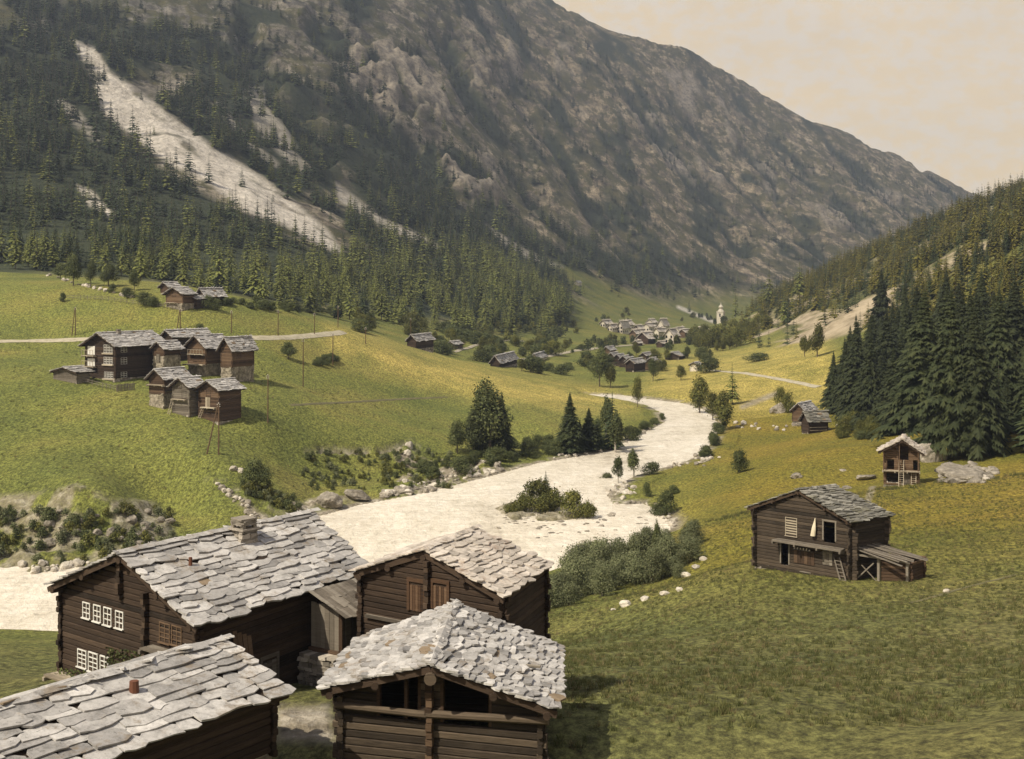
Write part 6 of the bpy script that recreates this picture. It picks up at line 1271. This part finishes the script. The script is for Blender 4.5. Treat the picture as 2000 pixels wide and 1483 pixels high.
tops['t'] = pole(802, 668, 622, 'telegraph pole left of the lone dark barn on the crest')
def wire(a, b, sag, label):
    m = MB(); P_ = [a.lerp(b, i/14)-Vector((0, 0, 4*sag*(i/14)*(1-i/14))) for i in range(15)]; o = P_[0].copy()
    for p, q in zip(P_, P_[1:]): m.bar(p-o, q-o, .012, 4)
    x = m.build('telegraph_wire', M_GREY); x.location = o; tag(x, label, 'wire')
for a, b, t in (('a', 'b', 'from the nearest two-legged pole to the pole by the dark barn'), ('b', 'c', 'from the pole by the dark barn up the slope'), ('l', 'm', 'between the two two-legged poles behind the left hamlet'), ('m', 'n', 'crossing the upper meadow right of the upper hamlet'), ('n', 'o', 'over the road right of the left hamlet')): wire(tops[a], tops[b], .5, 'thin sagging wire '+t)

# ------------------------------------------------------------------ grass tufts on the near meadow: one mass
def tuft(seed, mat):
    rg = random.Random(seed); m = MB()
    for i in range(16):
        a = rg.uniform(0, 6.28); r = rg.uniform(0, .55); x, y = math.cos(a)*r, math.sin(a)*r; h = rg.uniform(.35, 1.0); b = rg.uniform(0, 6.28); w = .045; lx, ly = rg.gauss(0, .22), rg.gauss(0, .22)
        m.poly([(x-math.cos(b)*w, y-math.sin(b)*w, -.05), (x+math.cos(b)*w, y+math.sin(b)*w, -.05), (x+lx*.6+math.cos(b)*w*.7, y+ly*.6+math.sin(b)*w*.7, h*.7), (x+lx, y+ly, h)], rg.random())
    return m.mesh('tuft', mat)
M_GR1 = leaf_material('grass_blades', (.07, .078, .028), (.11, .115, .040), (.165, .158, .06), trans=.3)
M_GR2 = leaf_material('dry_grass_blades', (.12, .095, .045), (.18, .15, .075), (.27, .22, .12), trans=.3)
M_GR3 = leaf_material('weed_leaves', (.05, .06, .02), (.085, .10, .035), (.12, .13, .05), trans=.3)
d_ = np.where((YY > 40) & (YY < 175) & (PX > 1040) & (PX < 2080) & (DRIV > 8) & (PY > 880), 6.0*np.clip(75/np.maximum(YY, 1), .2, 1.6)*sstep(.25, .5, fbm(XX/2.2, YY/2.2, 401, 4)), 0)
d_ += np.where((YY > 175) & (YY < 300) & (PX > -20) & (PX < 1250) & (grass > .6) & (DRIV > 6), .16*sstep(.4, .52, fbm(XX/6, YY/6, 411, 4)), 0)
cnt = RNG.poisson(d_*CELL); jI, iI = np.nonzero(cnt); rp_ = cnt[jI, iI]; jI = np.repeat(jI, rp_); iI = np.repeat(iI, rp_); n_ = len(jI)
uu = U[iI]+RNG.uniform(-.5, .5, n_)*.0015; v_ = V[jI]+RNG.uniform(-.5, .5, n_)*.0046; yy = np.exp(v_); xx = uu*yy
a_ = (uu-U[iI])/.00147; zz = ZZ[jI, iI]+np.where(v_ > V[jI], (ZZ[np.minimum(jI+1, Hv-1), iI]-ZZ[jI, iI]), (ZZ[jI, iI]-ZZ[jI-1, iI]))*(v_-V[jI])/.0046+(ZZ[jI, np.minimum(iI+1, Hu-1)]-ZZ[jI, iI])*a_
keep = np.ones(n_, bool)
for h_ in (E_, F_):
    q = [(p+h_.o) for p in (h_.FL, h_.FR, h_.BR, h_.BL)]; c = sum((v.x for v in q))/4, sum((v.y for v in q))/4
    keep &= ~inpoly(xx, yy, [(v.x, v.y) for v in q])
P_ = np.stack([xx, yy, zz-.02], 1)[keep]; n_ = len(P_); pk = RNG.choice(6, n_, p=[.28, .28, .1, .1, .12, .12])
mass('meadow_grass', 'short tufted grass and weeds covering the near meadow', P_, RNG.uniform(.09, .30, n_)*(1+(P_[:, 1] > 170)*1.0), [tuft(1, M_GR1), tuft(2, M_GR1), tuft(3, M_GR2), tuft(4, M_GR2), tuft(5, M_GR3), tuft(6, M_GR3)], pk)
print('tufts', n_)
